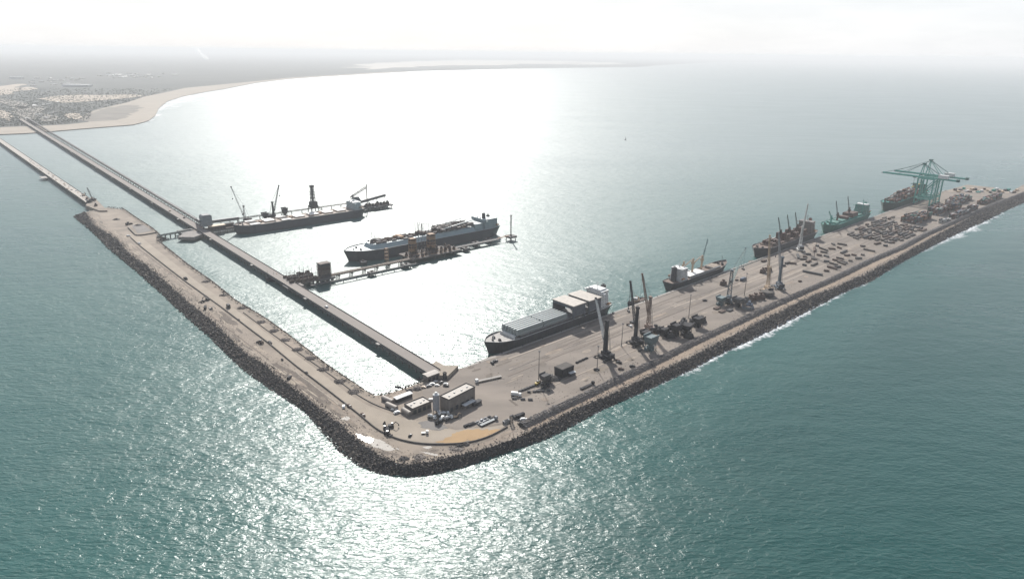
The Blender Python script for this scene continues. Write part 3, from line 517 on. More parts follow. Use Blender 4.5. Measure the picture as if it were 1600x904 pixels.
# corner compound
HB = math.atan2(0.769, 0.639); c1 = mid(G(697, 643, Z0), G(737, 622, Z0)); c1 = mid(G(702, 645, Z0), G(742, 624, Z0)); ax = (G(742, 624, Z0)-G(702, 645, Z0)).normalized(); hb = math.atan2(ax.y, ax.x); nx = Vector((-ax.y, ax.x, 0))
t_shed('warehouse', 'largest building at the corner, tall grey shed with a dark parapet round its flat roof', 'warehouse', c1+nx*5.5, hb, 33, 11, 12.5, flat=True, doors=5, vents=4)
t_shed('canopy_annex', 'low pale-roofed annex in the shadow of the tallest shed', 'annex', c1+ax*4-nx*4, hb, 13, 4, 3.4, roof=pale, roofh=.4, doors=2)
t_shed('plant_room', 'low dark annex beside the pale-roofed canopy of the tall shed', 'annex', c1+ax*11-nx*7, hb, 9, 4, 3, wall=dgrey, roof=dgrey, roofh=.4, doors=1)
c2_ = mid(G(644.7, 648, Z0), G(674, 636, Z0)); ax2 = (G(674, 636, Z0)-G(644.7, 648, Z0)).normalized(); nx2 = Vector((-ax2.y, ax2.x, 0)); h2 = math.atan2(ax2.y, ax2.x)
t_shed('workshop', 'middle-sized square building with a dark roof edge left of the silo tower', 'workshop', c2_+nx2*6, h2, 20, 12, 5.5, flat=True, doors=4, vents=4)
t_shed('round_store', 'low round-roofed store at the left end of the square workshop', 'store', c2_+nx2*5-ax2*12.6, h2+math.pi/2, 10, 4.6, 2.6, barrel=True, roofh=1.8, doors=0)
c3 = mid(G(621.6, 627, Z0), G(642, 621, Z0)); t_shed('site_office', 'long low building with a white roof near the basin corner', 'office', c3+nx2*2, h2, 17, 5, 3.6, roof=white, wall=dgrey, roofh=.7, doors=4)
t_shed('barrel_shed', 'small arched shed nearest the basin corner, behind its darker twin', 'shed', G(606, 627, Z0), R(-38), 12, 4.5, 2.2, barrel=True, roofh=1.8, doors=2)
t_shed('barrel_shed', 'small dark arched shed beside the causeway road curve', 'shed', G(612, 637, Z0), R(-38), 12, 4.5, 2.2, barrel=True, roofh=1.8, doors=2)
t_shed('gate_house', 'grey block building where the long bridge meets the quay', 'building', G(675, 592, Z0)+nx*1, h2, 14, 8, 6, flat=False, roofh=.6, doors=3)
t_shed('sentry_tower', 'small upright booth right of the bridge end', 'booth', G(695, 592, Z0), h2, 2.6, 2.6, 6.5, flat=True, doors=1, wall=dgrey)
sl_ = empty('cement_silo', G(682, 644, Z0), hb, 'tall grey silo tower standing between the two largest sheds', 'silo'); MB().tube((0, 0, 3.2), (0, 0, 17.5), 2.9, 16).build('tank', M('silo_steel', (.24, .24, .25), .5, var=.15), sl_, False); MB().tube((0, 0, 17.5), (0, 0, 18.6), 2.9, 16, .8).build('roof_cone', pale, sl_); MB().box(-.9, .9, -.9, .9, 18.6, 19.6).build('filter_box', pale, sl_)
for sx_ in (-1.8, 1.8):
    for sy_ in (-1.8, 1.8): MB().beam((sx_, sy_, 0), (sx_, sy_, 3.4), .4).build('leg', dgrey, sl_)
MB().tube((0, 0, 3.2), (0, 0, 1.2), 2.8, 16, .5).build('cone', dgrey, sl_)
for i, (px, py, a, lb) in enumerate(((675, 653.5, -20, 'white-drum mixer truck parked left of the others under the silo tower'), (690, 657, 75, 'mixer truck nearest the muddy pond, facing away'), (701, 655, 40, 'mixer truck at the right end of the row below the silo'), (686, 649, 100, 'mixer truck right at the foot of the silo tower'), (695, 648.5, 15, 'mixer truck behind the row, beside the tall shed'))):
    t_truck(lb, G(px, py, Z0), R(a), load='drum', Lt=7.5, name='mixer_truck', group='mixer trucks below the silo', s=1.1)
t_loader('dark wheel loader standing in front of the mixer trucks', G(684, 661.5, Z0), R(80), blk, s=.9)
t_excavator('yellow-brown machine right of the mixer trucks below the silo', G(712, 652, Z0), R(30), tan, s=.9)
for i, (px, py, a, mt, lb) in enumerate(((675, 600.5, 20, white, 'white van-like car left of the cluster by the bridge end'), (683, 602.5, 0, white, 'white car in the middle of the cluster by the bridge end'), (689, 598.5, 60, dgrey, 'dark car in the cluster by the bridge end'), (696.5, 600, 10, white, 'white car at the right end of the cluster by the bridge end'), (670, 603.5, 30, steel, 'silver car left of the cluster, nearest the basin'), (681, 596.5, 25, white, 'white car behind the cluster beside the grey gate building'), (697, 603, -10, dgrey, 'dark car below the rightmost white car of the cluster'), (662, 605.5, 0, tan, 'tan car on its own beside the basin rubble'))):
    t_car(lb, G(px, py, Z0), R(a), mt, 'cars parked by the bridge end', 1.0 if i % 2 else 1.25)
for px, py, r_ in ((616, 640.5, 0), (620, 645, 40), (674, 625.5, 10)): t_car('white car parked %s' % {616: 'beside the dark arched shed', 620: 'at the road edge left of the round-roofed store', 674: 'between the square workshop and the silo'}[px], G(px, py, Z0), R(r_), white, 'cars in the corner compound', 1.3)
def rubble_pile(label, loc, r, h, n=60, mat=None, group=None, seed=0, name='rubble_pile', cat='rubble pile'):
    e = empty(name, loc, 0, label, cat, group); k = 12
    vs = [(r*math.cos(2*math.pi*i/k)*rng.uniform(.8, 1.2), r*.8*math.sin(2*math.pi*i/k)*rng.uniform(.8, 1.2), 0) for i in range(k)]+[(r*.45*math.cos(2*math.pi*i/k), r*.4*math.sin(2*math.pi*i/k), h*rng.uniform(.7, 1)) for i in range(k)]
    MB().add(vs, [(i, (i+1) % k, k+(i+1) % k, k+i) for i in range(k)]+[tuple(range(k, 2*k))]).build('heap', mat or rock_l, e)
    rs = np.random.RandomState(seed+5); a = rs.rand(n)*6.28; q = rs.rand(n)**.5; boulders('stone', np.c_[np.cos(a)*q*r*1.1, np.sin(a)*q*r*.95, h*(1-q)*1.1+.1], rs.uniform(.5, 1.5, n), mat or rock_l, e, seed=seed); return e
where = ['nearest the basin corner', 'second from the basin corner', 'third from the basin corner', 'fourth from the basin corner', 'fifth from the basin corner', 'in the middle of the causeway edge', 'just past the middle of the causeway edge', 'level with the pair of excavators', 'level with the lone truck', 'towards the link bridge', 'closest to the link bridge']
for i, (px, py) in enumerate(((553, 612), (530, 596), (505, 577), (485, 560), (465, 546), (446, 531), (428, 517), (408, 503), (378, 481), (350, 461), (322, 440))):
    rubble_pile('dark rubble heap edging the causeway, '+where[i], G(px, py, Z0), 5.5, 1.6, 70, M('heap_stone', (.095, .08, .072), .9, var=.4, scale=.3), 'rubble heaps along the causeway edge', seed=40+i)
for i, (px, py, r_, h_, lb) in enumerate(((652, 607, 5, 2.2, 'brown rubble heap on the basin bank right of the white-roofed office'), (640, 610, 3, 1.3, 'small rubble heap on the basin bank above the white-roofed office'), (713, 700, 6, .8, 'flat stone heap near the outer corner of the breakwater'), (631, 716, 4, 1.0, 'dark stone heap at the very outer corner'), (655, 714, 5, .8, 'dark stone heap just right of the outer corner'), (718, 697, 3, 2, 'dark bush-like heap beside the road curve'), (728, 694, 3, 2, 'dark heap right beside the muddy pond'), (820, 664, 5, 2.6, 'heap at the near end of the long rubble ridge'))):
    rubble_pile(lb, G(px, py, Z0), r_, h_, 50, [rock_l, rock][i % 2], None, seed=70+i)
# causeway machines
t_car('dark vehicle alone on the causeway road, farthest of the road vehicles', G(290, 436, Z0), R(130), blk, None, 1.9)
t_excavator('dark excavator beyond the pair on the causeway, boom to the left', G(324, 469, Z0), R(170), blk, s=1.1)
t_loader('dark wheel loader next to the excavator on the causeway', G(316, 472, Z0), R(200), blk, s=1.0)
t_truck('dark tipper truck on the sea side of the causeway below the excavator', G(321, 482, Z0), R(110), blk, blk, 7, 'tipper', s=1.1)
t_excavator('small grey excavator beside the dark tipper truck', G(330, 483, Z0), R(20), grey, s=.8)
t_truck('dark lorry driving along the causeway road', G(357, 480, Z0), R(128), dgrey, blk, 7, 'box', s=1.2)
t_car('small dark car on the causeway road past the lorry', G(373, 500, Z0), R(128), blk, None, 1.0)
t_loader('brown loader at the wall of the causeway road halfway along', G(407, 536, Z0), R(150), brown, s=1.2); t_car('dark pickup behind the brown loader on the causeway', G(422, 536, Z0), R(-50), dgrey, None, 1.4)
t_car('dark car standing on the dark spoil strip', G(452, 591, Z0), R(90), blk, None, 1.6); t_car('dark car by the road wall left of the spoil strip', G(441, 562, Z0), R(120), blk, None, 1.0)
t_car('dark car by the road wall near the basin end', G(479, 583, Z0), R(120), blk, None, 1.2); t_car('white car beside the road wall near the basin end', G(537, 636, Z0), R(100), white, None, 1.3)
t_car('brown pickup on the road near the basin corner', G(546, 635, Z0), R(-50), brown, None, 1.3); t_car('brown car on the road curve', G(567, 649, Z0), R(-50), brown, None, 1.3)
t_excavator('dark excavator at the bend of the road wall above the white puddle', G(604, 672, Z0), R(120), blk, s=1.3); t_excavator('second excavator at the bend, boom stretched to the right', G(611, 667, Z0), R(10), dgrey, s=1.1)
t_loader('dark loader right of the excavators at the road bend', G(606, 679, Z0), R(-40), blk, s=1.1); t_truck('low pale trailer on the tarmac above the road bend', G(664, 677, Z0), R(5), pale, pale, 6, None, s=1.0)
t_car('small dark car in the middle of the road curve', G(641, 681, Z0), R(70), blk, None, 1.0)
for i, (px, py) in enumerate(((204, 350), (201, 347))): rubble_pile(['dark mound on the tip of the causeway', 'brown mound beside the walled yard at the causeway tip'][i], G(*((182, 343), (216, 352))[i], Z0), 6, 2, 60, rock, seed=90+i)
t_loader('dark loader parked inside the causeway tip', G(201, 351, Z0), R(60), blk, s=1.6); t_car('white car at the foot of the link bridge', G(201, 369, Z0), R(10), white, None, 1.5); t_car('white van on the causeway road start', G(218, 381, Z0), R(-40), white, None, 1.5)
yw = strip('yard_wall', pxl([(200, 356), (213, 369), (228, 367), (244, 364)], Z0), 1.0, Z0-.1, Z0+1.8, MATS['weathered_kerb']); tag(yw, 'L-shaped low wall of the small yard beside the link bridge', 'wall')
blob('grey_yard', [(207, 353), (219, 350), (240, 361), (216, 366)], Z0+.16, MATS['damp_tarmac'])
# tip of the causeway: machines at the end of the unfinished bridge
def crawler_crane(name, label, loc, rz, boom, el, cat='crane', mat=dgrey, group=None):
    e = empty(name, loc, rz, label, cat, group)
    for y in (-2.4, 2.4): MB().box(-3.5, 3.5, y-.5, y+.5, 0, 1.4).build('track', rubber, e)
    MB().box(-4.5, 2.5, -1.8, 1.8, 1.5, 3.8).build('body', mat, e); MB().box(.8, 3, .9, 2.2, 1.6, 4.0).build('cab', glass, e); MB().box(-6, -4.5, -2, 2, 1.6, 4).build('counterweight', blk, e)
    tip = Vector((2+boom*math.cos(el), 0, 2.5+boom*math.sin(el))); b = MB().lattice((2, 0, 2.5), tip, 1.6, 1.6, 12, .28).build('boom', mat, e); MB().beam((-4, 0, 3.8), (-2, 0, 9), .3).beam((-2, 0, 9), tip, .12).beam(tip, tip-Vector((0, 0, boom*.4)), .1).build('hoist_rope', blk, b); return e
crawler_crane('crawler_crane', 'crawler crane with a steep lattice boom at the end of the unfinished bridge', G(146, 313, 8), R(168), 24, R(72))
t_excavator('dark piling rig beside the crawler crane at the bridge end', G(140, 316, 8), R(60), blk, s=2.0, name='piling_rig', cat='piling rig'); t_truck('brown truck at the end of the unfinished bridge', G(136, 311, 8), R(130), tan, brown, 8, 'tipper', s=1.4)
t_loader('brown loader at the foot of the crawler crane', G(150, 322, 7), R(120), brown, s=1.9); t_excavator('tan excavator on the unfinished bridge behind the crane', G(131, 306, 8), R(100), tan, s=1.5)
rp = poly_sheet('bridge_approach', [G(134, 322, 6), G(155, 330, 6), G(168, 330, 6), G(152, 314, 6), G(143, 308, 6)], 7.6, sand, thick=7)

#PART2
# ------------------------------------------------------------------ quay cranes
Q0 = G(722, 574.5, Z0)
def Qp(s, o, z=Z0): p = Q0+QU*s+QN*o; return Vector((p.x, p.y, z))
def tip_on(base, px, phi):
    """where the sight line of a boom tip meets the upright plane the boom swings in"""
    d = CM @ Vector(((px[0]-800)/F_PX, -(px[1]-452)/F_PX, -1)); n = Vector((-math.sin(phi), math.cos(phi), 0)); o = Vector((0, 0, CAM_H)); t = (base-o).dot(n)/d.dot(n); return o+d*t
def harbour_crane(label, base, tippx, phi, H=38, Hf=None, mat=dgrey, bmat=None, tw=3.4, lat=True, group='mobile harbour cranes', base_r=9, name='harbour_crane', drop=.45):
    phi = R(phi); tip = tip_on(base, tippx, phi); e = empty(name, base, phi, label, 'crane', group); bmat = bmat or mat
    tl = Matrix.Rotation(-phi, 3, 'Z') @ (tip-base); tl.y = 0; Hf = Hf or H*.5
    MB().box(-base_r*.75, base_r*.75, -3.2, 3.2, 1.3, 3.0).box(-base_r*.55, base_r*.55, -4, 4, 1.5, 2.6).build('chassis', mat, e)
    wm = MB().tube((0, -.5, 0), (0, .5, 0), .8, 10).mesh('wheel')
    for i in range(7):
        for s in (-1, 1): o = link('wheel', wm, rubber, e); o.location = (-base_r*.68+i*base_r*1.36/6, s*2.6, .8)
    for sx_ in (-1, 1):
        for s in (-1, 1): f = MB().beam((sx_*base_r*.6, s*2.5, 2.0), (sx_*base_r*.72, s*base_r*.72, 1.9), 1.0).box(sx_*base_r*.72-.4, sx_*base_r*.72+.4, s*base_r*.72-.4, s*base_r*.72+.4, .4, 1.9).build('outrigger', mat, e); MB().box(sx_*base_r*.72-1.8, sx_*base_r*.72+1.8, s*base_r*.72-1.3, s*base_r*.72+1.3, 0, .4).build('pad', blk, f)
    MB().tube((0, 0, 3), (0, 0, 4.6), 2.8, 14).build('slew_ring', blk, e)
    h = MB().box(-9.5, 3.2, -3, 3, 4.6, 8.6).box(-6, 1, -2.4, 2.4, 8.61, 9.8).build('machinery_house', mat, e)
    MB().box(-11.5, -9.6, -3.2, 3.2, 4.4, 8.8).build('counterweight', blk, e)
    MB().box(-8, -3, 3.05, 3.7, 6.2, 6.4).box(-8, -3, -3.7, -3.05, 6.2, 6.4).build('catwalk', steel, h)
    if lat: t = MB().lattice((0, 0, 9), (0, 0, H), tw, tw, 9, .5, w2=.6).build('tower', mat, e)
    else: t = MB().prism([(-tw/2, -tw/2), (tw/2, -tw/2), (tw/2, tw/2), (-tw/2, tw/2)], 9, H, [(-tw*.36, -tw*.36), (tw*.36, -tw*.36), (tw*.36, tw*.36), (-tw*.36, tw*.36)]).build('tower', mat, e)
    MB().box(-1.9, 1.7, -1.6, 1.6, H, H+2.2).build('tower_head', mat, t)
    MB().box(1.2, 3.8, -1.2, 1.2, Hf+1.5, Hf+4.3).build('cab', glass, e)
    f = Vector((1.6, 0, Hf)); b = MB().lattice(f, tl, 2.4, 2.0, 14, .42, w2=.5).build('boom', bmat, e)
    MB().tube(tl-Vector((0, .8, 0)), tl+Vector((0, .8, 0)), 1.2, 10).build('sheave', mat, b)
    r_ = MB()
    for y in (-.7, .7): r_.beam((-1, y, H+1.8), tl+Vector((0, y*.5, 0)), .16).beam((-8.5, y, 8.6), (-1, y, H+1.6), .25)
    hk = tl-Vector((0, 0, (tl.z)*drop)); r_.beam(tl, hk, .16); r_.build('rope', dgrey, b); MB().box(hk.x-.7, hk.x+.7, -.4, .4, hk.z-2, hk.z).build('hook_block', blk, b)
    return e
harbour_crane('black harbour crane with a white boom beside the gantry ship', G(945, 560, Z0), (931, 466), 122, 40, 19, blk, white, 3.6, False, base_r=10, drop=.2)
harbour_crane('black harbour crane with a dark solid tower, second from the ship with the white roof', G(992, 538, Z0), (985, 440), 112, 41, 20, blk, dgrey, 3.2, False, base_r=9)
harbour_crane('harbour crane with a thin brown lattice tower beside the green hopper', G(1012, 518, Z0), (1003.5, 428), 110, 40, 22, M('crane_brown', (.20, .13, .095), .6), None, 3.0, True, base_r=8)
harbour_crane('dark blue-grey harbour crane with an open ladder-like tower in mid quay', G(1138, 472, Z0), (1165, 388), 60, 41, 24, M('crane_blue_grey', (.07, .10, .12), .5), M('pale_green_boom', (.20, .30, .28), .5), 4.6, True, base_r=9)
harbour_crane('tan harbour crane with the tallest upright boom', G(1198, 456, Z0), (1203, 368), 95, 33, 20, tan, None, 3.2, True, base_r=9)
harbour_crane('dark slate harbour crane right beside the tan one', G(1216, 450, Z0), (1217, 364), 92, 42, 24, M('crane_slate', (.06, .085, .11), .5), steel, 3.2, False, base_r=9)
harbour_crane('pale grey harbour crane at the berth edge by the brown-cargo ship', G(1249, 391, Z0), (1262.5, 319), 85, 38, 24, pale, None, 3.8, True, base_r=9)

# light masts
def light_mast(loc, h, label):
    e = empty('light_mast', loc, 0, label, 'light mast', 'tall light masts on the quay'); MB().tube((0, 0, 0), (0, 0, h), .42, 8, .2).build('pole', dgrey, e); MB().tube((0, 0, 0), (0, 0, 1), 1.1, 8).build('base', conc, e)
    r_ = MB().tube((0, 0, h), (0, 0, h+.4), .95, 10).build('head_ring', dgrey, e)
    for k in range(6): a = k*math.pi/3; MB().box(-.3, .3, -.2, .2, -.4, 0).build('lamp', grey, r_).location = (1.1*math.cos(a), 1.1*math.sin(a), h+.1)
for px, h, lb in (((841.5, 597), 32, 'thin light mast rising above the cluster of small machines nearest the corner'), ((932.8, 578.6), 26, 'thin light mast in front of the crane with the white boom'), ((971, 541), 26, 'thin light mast between the two black harbour cranes'), ((1076, 497), 29, 'thin light mast beyond the black grab buckets'), ((1163, 461.6), 30, 'thin light mast right of the ladder-towered crane'), ((1392, 363), 24, 'thin light mast over the crowded yard before the containers'), ((1272, 402), 26, 'faint light mast among the long steel pieces')):
    light_mast(G(*px, Z0), h, lb)

# ship-to-shore cranes
def sts(label, s, wo=-8, hb=57, apex=92, out=68, back=78):
    e = empty('gantry_crane', Qp(s, 0), QA, label, 'gantry crane', 'green container gantry cranes'); W, Gg = 24, 30
    for x in (-W/2, W/2):
        for y in (wo, wo-Gg):
            lg = MB().beam((x, y, 1.5), (x, y, hb-1.5), 2.6, 2.2).build('leg', green, e); MB().box(x-5, x+5, y-.9, y+.9, 0, 1.6).build('bogie', dgrey, lg)
        MB().beam((x, wo, 14), (x, wo-Gg, 14), 2.0, 2.6).beam((x, wo, hb-1.2), (x, wo-Gg, hb-1.2), 1.6, 2.0).beam((x, wo, 15), (x, wo-Gg, hb-3), 1.3).beam((x, wo-Gg, 15), (x, wo-Gg/2, 30), .7).build('side_frame', green, e)
    for y in (wo, wo-Gg): MB().beam((-W/2, y, 3.2), (W/2, y, 3.2), 1.6, 2.2).beam((-W/2, y, hb-1), (W/2, y, hb-1), 1.6, 2.2).beam((-W/2, y, 14), (W/2, y, 14), 1.2, 1.4).build('portal_beam', green, e)
    bm = MB()
    for x in (-2.6, 2.6):
        bm.beam((x, out, hb), (x, -back, hb), 1.5, 3.0)
    for k in range(20): y = out-(out+back)*k/19; bm.beam((-2.6, y, hb+.9), (2.6, y, hb+.9), .6)
    b = bm.build('boom', green, e); MB().box(-3.6, 3.6, -back-3, -back+2, hb-2, hb+3.2).build('end_platform', dgreen, b); MB().box(-3.4, 3.4, out-1, out+2, hb-1.5, hb+1).build('boom_tip', pale, b)
    a = MB()
    for x in (-5, 5): a.beam((x*2, wo, hb), (x*.5, wo-3, apex), 1.3).beam((x*1.8, wo-Gg, hb), (x*.5, wo-4, apex-1), .9)
    a.beam((-3, wo-3, apex), (3, wo-3, apex), 1.5).build('apex_frame', green, e); MB().box(-4, 4, wo-6, wo+.5, apex, apex+2.4).build('apex_head', dgreen, e)
    st = MB()
    for x in (-2.4, 2.4): st.beam((x, wo-3, apex), (x, out*.55, hb+1), .6).beam((x, wo-3, apex), (x, out*.93, hb+1), .6).beam((x, wo-3, apex), (x, -back*.72, hb+1), .6)
    st.build('stay', dgreen, e)
    hs = MB().box(-5, 5, wo-Gg-22, wo-Gg-4, hb+1.6, hb+8).build('machinery_house', white, e); MB().box(-5.2, 5.2, wo-Gg-22.2, wo-Gg-3.8, hb+8.01, hb+8.5).build('roof', pale, hs)
    tr = MB().box(-3, 3, wo+8, wo+14, hb-3, hb-1.3).build('trolley', dgrey, e); MB().box(2, 5, wo+3, wo+7, hb-6, hb-3.2).build('cab', white, tr)
    MB().beam((-1.5, wo+11, hb-3), (-1.5, wo+11, hb-22), .2).beam((1.5, wo+11, hb-3), (1.5, wo+11, hb-22), .2).build('rope', dgrey, tr); MB().box(-6, 6, wo+10, wo+12.2, hb-23, hb-22).build('spreader', yellow, tr)
    lad = MB()
    for k in range(7): lad.box(W/2+.9, W/2+2.1, wo-Gg+.5, wo-Gg+5.5, 5+k*7, 5.3+k*7).beam((W/2+1.5, wo-Gg+(.5 if k % 2 else 5.5), 5+k*7), (W/2+1.5, wo-Gg+(5.5 if k % 2 else .5), 12+k*7), .5)
    lad.build('stairway', green, e); return e
sts('nearer of the two green gantry cranes, its boom reaching farthest left', 1240, apex=84)
sts('farther of the two green gantry cranes, with the higher peak', 1278, hb=58, out=56, back=84, apex=88)

# ------------------------------------------------------------------ ships
def hull(e, Ls, B, D, mat, dmat, bow=.17, stern=.10, sheer=2.5, rake=7, nrow=26, bulw=1.3, bmat=None, full=True, red=None):
    ts = [i/nrow for i in range(nrow+1)]
    def dk(t):
        w = 1.0
        if t < stern: w = .72+.28*math.sin(math.pi/2*t/stern)
        if t > 1-bow: u = min(1, (t-(1-bow))/bow); w = max(.02, (1-u**2.3)**.75)
        return w*B/2
    def wl_(t):
        w = 1.0
        if t < stern*1.8: w = .35+.65*math.sin(math.pi/2*t/(stern*1.8))
        bb = bow*1.35
        if t > 1-bb: u = min(1, (t-(1-bb))/bb); w = max(.015, 1-u**1.9)
        return w*B/2
    def zd(t): return D+sheer*max(0, (t-.86)/.14)**1.5+.7*max(0, (.08-t)/.08)
    rows = []
    for f in (-.25, 0, .45, 1.0, 1.0001):
        row = []
        for t in ts:
            x = -Ls/2+Ls*t; fz = max(0, f); u = max(0, (t-.82)/.18)
            xb = x+(rake*(fz**1.2)*u**2) - (2.5*(1-fz) if t == 0 else 0)*-1
            w = wl_(t)*(1-fz**1.3)+dk(t)*fz**1.3; z = zd(t)*fz if f >= 0 else -3
            if f > 1: z += bulw*(1 if t > 1-bow*.95 else .35)
            row.append((xb, w, z))
        rows.append(row)
    m_ = MB(); n = nrow+1
    for sgn in (1, -1):
        k0 = len(m_.v)
        for row in rows: m_.v += [(x, sgn*w, z) for x, w, z in row]
        for r_ in range(4):
            for i in range(nrow):
                q = (k0+r_*n+i, k0+r_*n+i+1, k0+(r_+1)*n+i+1, k0+(r_+1)*n+i); m_.f.append(q[::-1] if sgn > 0 else q)
    # transom
    m_.f += [(r_*n, (r_+1)*n, 5*n+(r_+1)*n, 5*n+r_*n) for r_ in range(4)]
    h = m_.build('hull', mat, e)
    dm = MB(); dm.v = [(x, w-.05, z-.02) for x, w, z in rows[3]]+[(x, -w+.05, z-.02) for x, w, z in rows[3]]; dm.f = [(i, i+1, n+i+1, n+i)[::-1] for i in range(nrow)]
    dm.build('deck', dmat, e)
    rl = MB()
    for sgn in (1, -1):
        for i in range(nrow): 
            a, b = rows[4][i], rows[4][i+1]; rl.beam((a[0], sgn*a[1], a[2]+.12), (b[0], sgn*b[1], b[2]+.12), .3)
    rl.build('bulwark_rail', bmat or white, e)
    # anchors, mooring winches and bitts on the forecastle
    zf = D+sheer*.6; fc = MB()
    for y in (-B*.16, B*.16): fc.tube((Ls/2-Ls*bow*.42, y-1.3, zf+1.2), (Ls/2-Ls*bow*.42, y+1.3, zf+1.2), 1.0, 10); fc.box(Ls/2-Ls*bow*.42-1.2, Ls/2-Ls*bow*.42+1.2, y-1.6, y+1.6, zf-.5, zf+.5)
    fc.box(Ls/2-Ls*bow*.2-.5, Ls/2-Ls*bow*.2+.5, -1, 1, zf, zf+1.8); fc.build('windlass', dgrey, e)
    MB().tube((Ls/2-Ls*bow*.25, 0, zf), (Ls/2-Ls*bow*.25, 0, zf+12), .35, 6, .15).beam((Ls/2-Ls*bow*.25, -1.5, zf+9), (Ls/2-Ls*bow*.25, 1.5, zf+9), .25).build('foremast', bmat or white, e)
    return zd
def house(e, x0, x1, hb_, z0, lv, mat=white, fun=dgrey, wings=None, face=1, fx=None, lh=2.8, mast=10):
    st = None
    for k in range(lv):
        in_ = .35*k if k < lv-1 else 1.2; y = hb_-in_*.9; a0, a1 = x0+in_*.3, x1-in_*.5
        if k == 0: a0 -= 2
        z = z0+k*lh; o = MB().box(a0, a1, -y, y, z, z+lh-.25).box(a0-.5, a1+.5, -y-.45, y+.45, z+lh-.24, z+lh).build('superstructure' if k == 0 else 'deck_level', mat, e if k == 0 else st)
        if k == 0: st = o
        fxs = a1+.03 if face > 0 else a0-.03
        wm = MB(); nwin = max(3, int(y*2/2.6))
        hgt_ = (1.4, 2.1) if k == lv-1 else (1.1, 2.0)
        for i in range(nwin): yy = -y+y*2*(i+.5)/nwin; wm.box(fxs-.05, fxs+.05, yy-.5, yy+.5, z+hgt_[0], z+hgt_[1])
        for i in range(max(2, int((a1-a0)/3.2))):
            xx = a0+(a1-a0)*(i+.5)/max(2, int((a1-a0)/3.2))
            for sg in (-1, 1): wm.box(xx-.5, xx+.5, sg*(y+.03)-.05, sg*(y+.03)+.05, z+hgt_[0], z+hgt_[1])
        wm.build('window_row', glass, e)
    zt = z0+lv*lh; wings = wings or hb_+3
    MB().box(x1-4.5, x1-1, -wings, wings, zt-2.8-.3+.02, zt-2.0).build('bridge_wing', mat, e)
    ms = MB().tube((mid_ := (x0+x1)/2, 0, zt), (mid_, 0, zt+mast), .4, 6, .2).beam((mid_, -3, zt+mast*.55), (mid_, 3, zt+mast*.55), .3).beam((mid_, -1.6, zt+mast*.8), (mid_, 1.6, zt+mast*.8), .3); ms.build('radar_mast', mat, e)
    MB().tube((x1-2, -4, zt), (x1-2, -4, zt+2.4), 1.0, 10, .6).tube((x1-2, 4, zt), (x1-2, 4, zt+2.4), 1.0, 10, .6).build('radome', white, e)
    fx = fx if fx is not None else x0-face*3
    f = MB().prism([(fx-3, -2.6), (fx+3, -2.6), (fx+3, 2.6), (fx-3, 2.6)], z0, zt+2.5, [(fx-2.4, -2.1), (fx+2.2, -2.1), (fx+2.2, 2.1), (fx-2.4, 2.1)]).build('funnel', fun, e)
    MB().tube((fx, -.9, zt+2.5), (fx-.4, -.9, zt+4.4), .5, 8).tube((fx, .9, zt+2.5), (fx-.4, .9, zt+4.4), .5, 8).build('exhaust_pipe', blk, f)
    lb = MB()
    for sg in (-1, 1): lb.prism([(x0-2, sg*(hb_+1)-1), (x0+4.5, sg*(hb_+1)-1), (x0+4.5, sg*(hb_+1)+1), (x0-2, sg*(hb_+1)+1)], z0+lh*1.2, z0+lh*1.2+1.9, [(x0-1.2, sg*(hb_+1)-.7), (x0+4, sg*(hb_+1)-.7), (x0+4, sg*(hb_+1)+.7), (x0-1.2, sg*(hb_+1)+.7)])
    lb.build('lifeboat', orange, e)
    return zt
def hatches(e, xs, w, hl, z, mat, coam=deckr, open_=()):
    for i, x in enumerate(xs):
        c = MB().box(x-hl/2, x+hl/2, -w/2, w/2, z, z+1.5).build('hatch_coaming', coam, e)
        if i in open_:
            MB().box(x-hl/2+.8, x+hl/2-.8, -w/2+.8, w/2-.8, z+1.51, z+1.55).build('open_hold', blk, e)
            for sg in (-1, 1): MB().box(x-hl/2, x+hl/2, sg*(w/2+w*.24)-w*.22, sg*(w/2+w*.24)+w*.22, z+1.0, z+2.0).build('hatch_cover', mat, e)
        else:
            for sg in (-1, 1): MB().box(x-hl/2-.3, x+hl/2+.3, (.06 if sg > 0 else -w/2-.5), (w/2+.5 if sg > 0 else -.06), z+1.51, z+2.5).build('hatch_cover', mat, e)
def deck_crane(e, x, y, z, H, jib, az, el, mat, jmat=None, w=2.2):
    p = MB().prism([(x-w/2, y-w/2), (x+w/2, y-w/2), (x+w/2, y+w/2), (x-w/2, y+w/2)], z, z+H, [(x-w*.42, y-w*.42), (x+w*.42, y-w*.42), (x+w*.42, y+w*.42), (x-w*.42, y+w*.42)]).box(x-w*.8, x+w*.8, y-w*.8, y+w*.8, z+H*.62, z+H*.8).build('deck_crane', mat, e)
    f = Vector((x+math.cos(az)*w*.5, y+math.sin(az)*w*.5, z+H*.66)); t = f+Vector((math.cos(az)*math.cos(el), math.sin(az)*math.cos(el), math.sin(el)))*jib
    s = Vector((-math.sin(az), math.cos(az), 0))*.8
    MB().beam(f-s, t-s*.4, .5).beam(f+s, t+s*.4, .5).lattice(f, t, 1.4, .8, 8, .25, w2=.5).build('jib', jmat or mat, p)
    MB().beam((x, y, z+H), t, .18).beam(t, t-Vector((0, 0, jib*.25)), .14).build('rope', dgrey, p)
def place_ship(name, label, c, hd, cat='ship'):
    return empty(name, (c.x, c.y, 0), hd, label, cat, 'ships moored in the harbour' if cat == 'ship' else None)

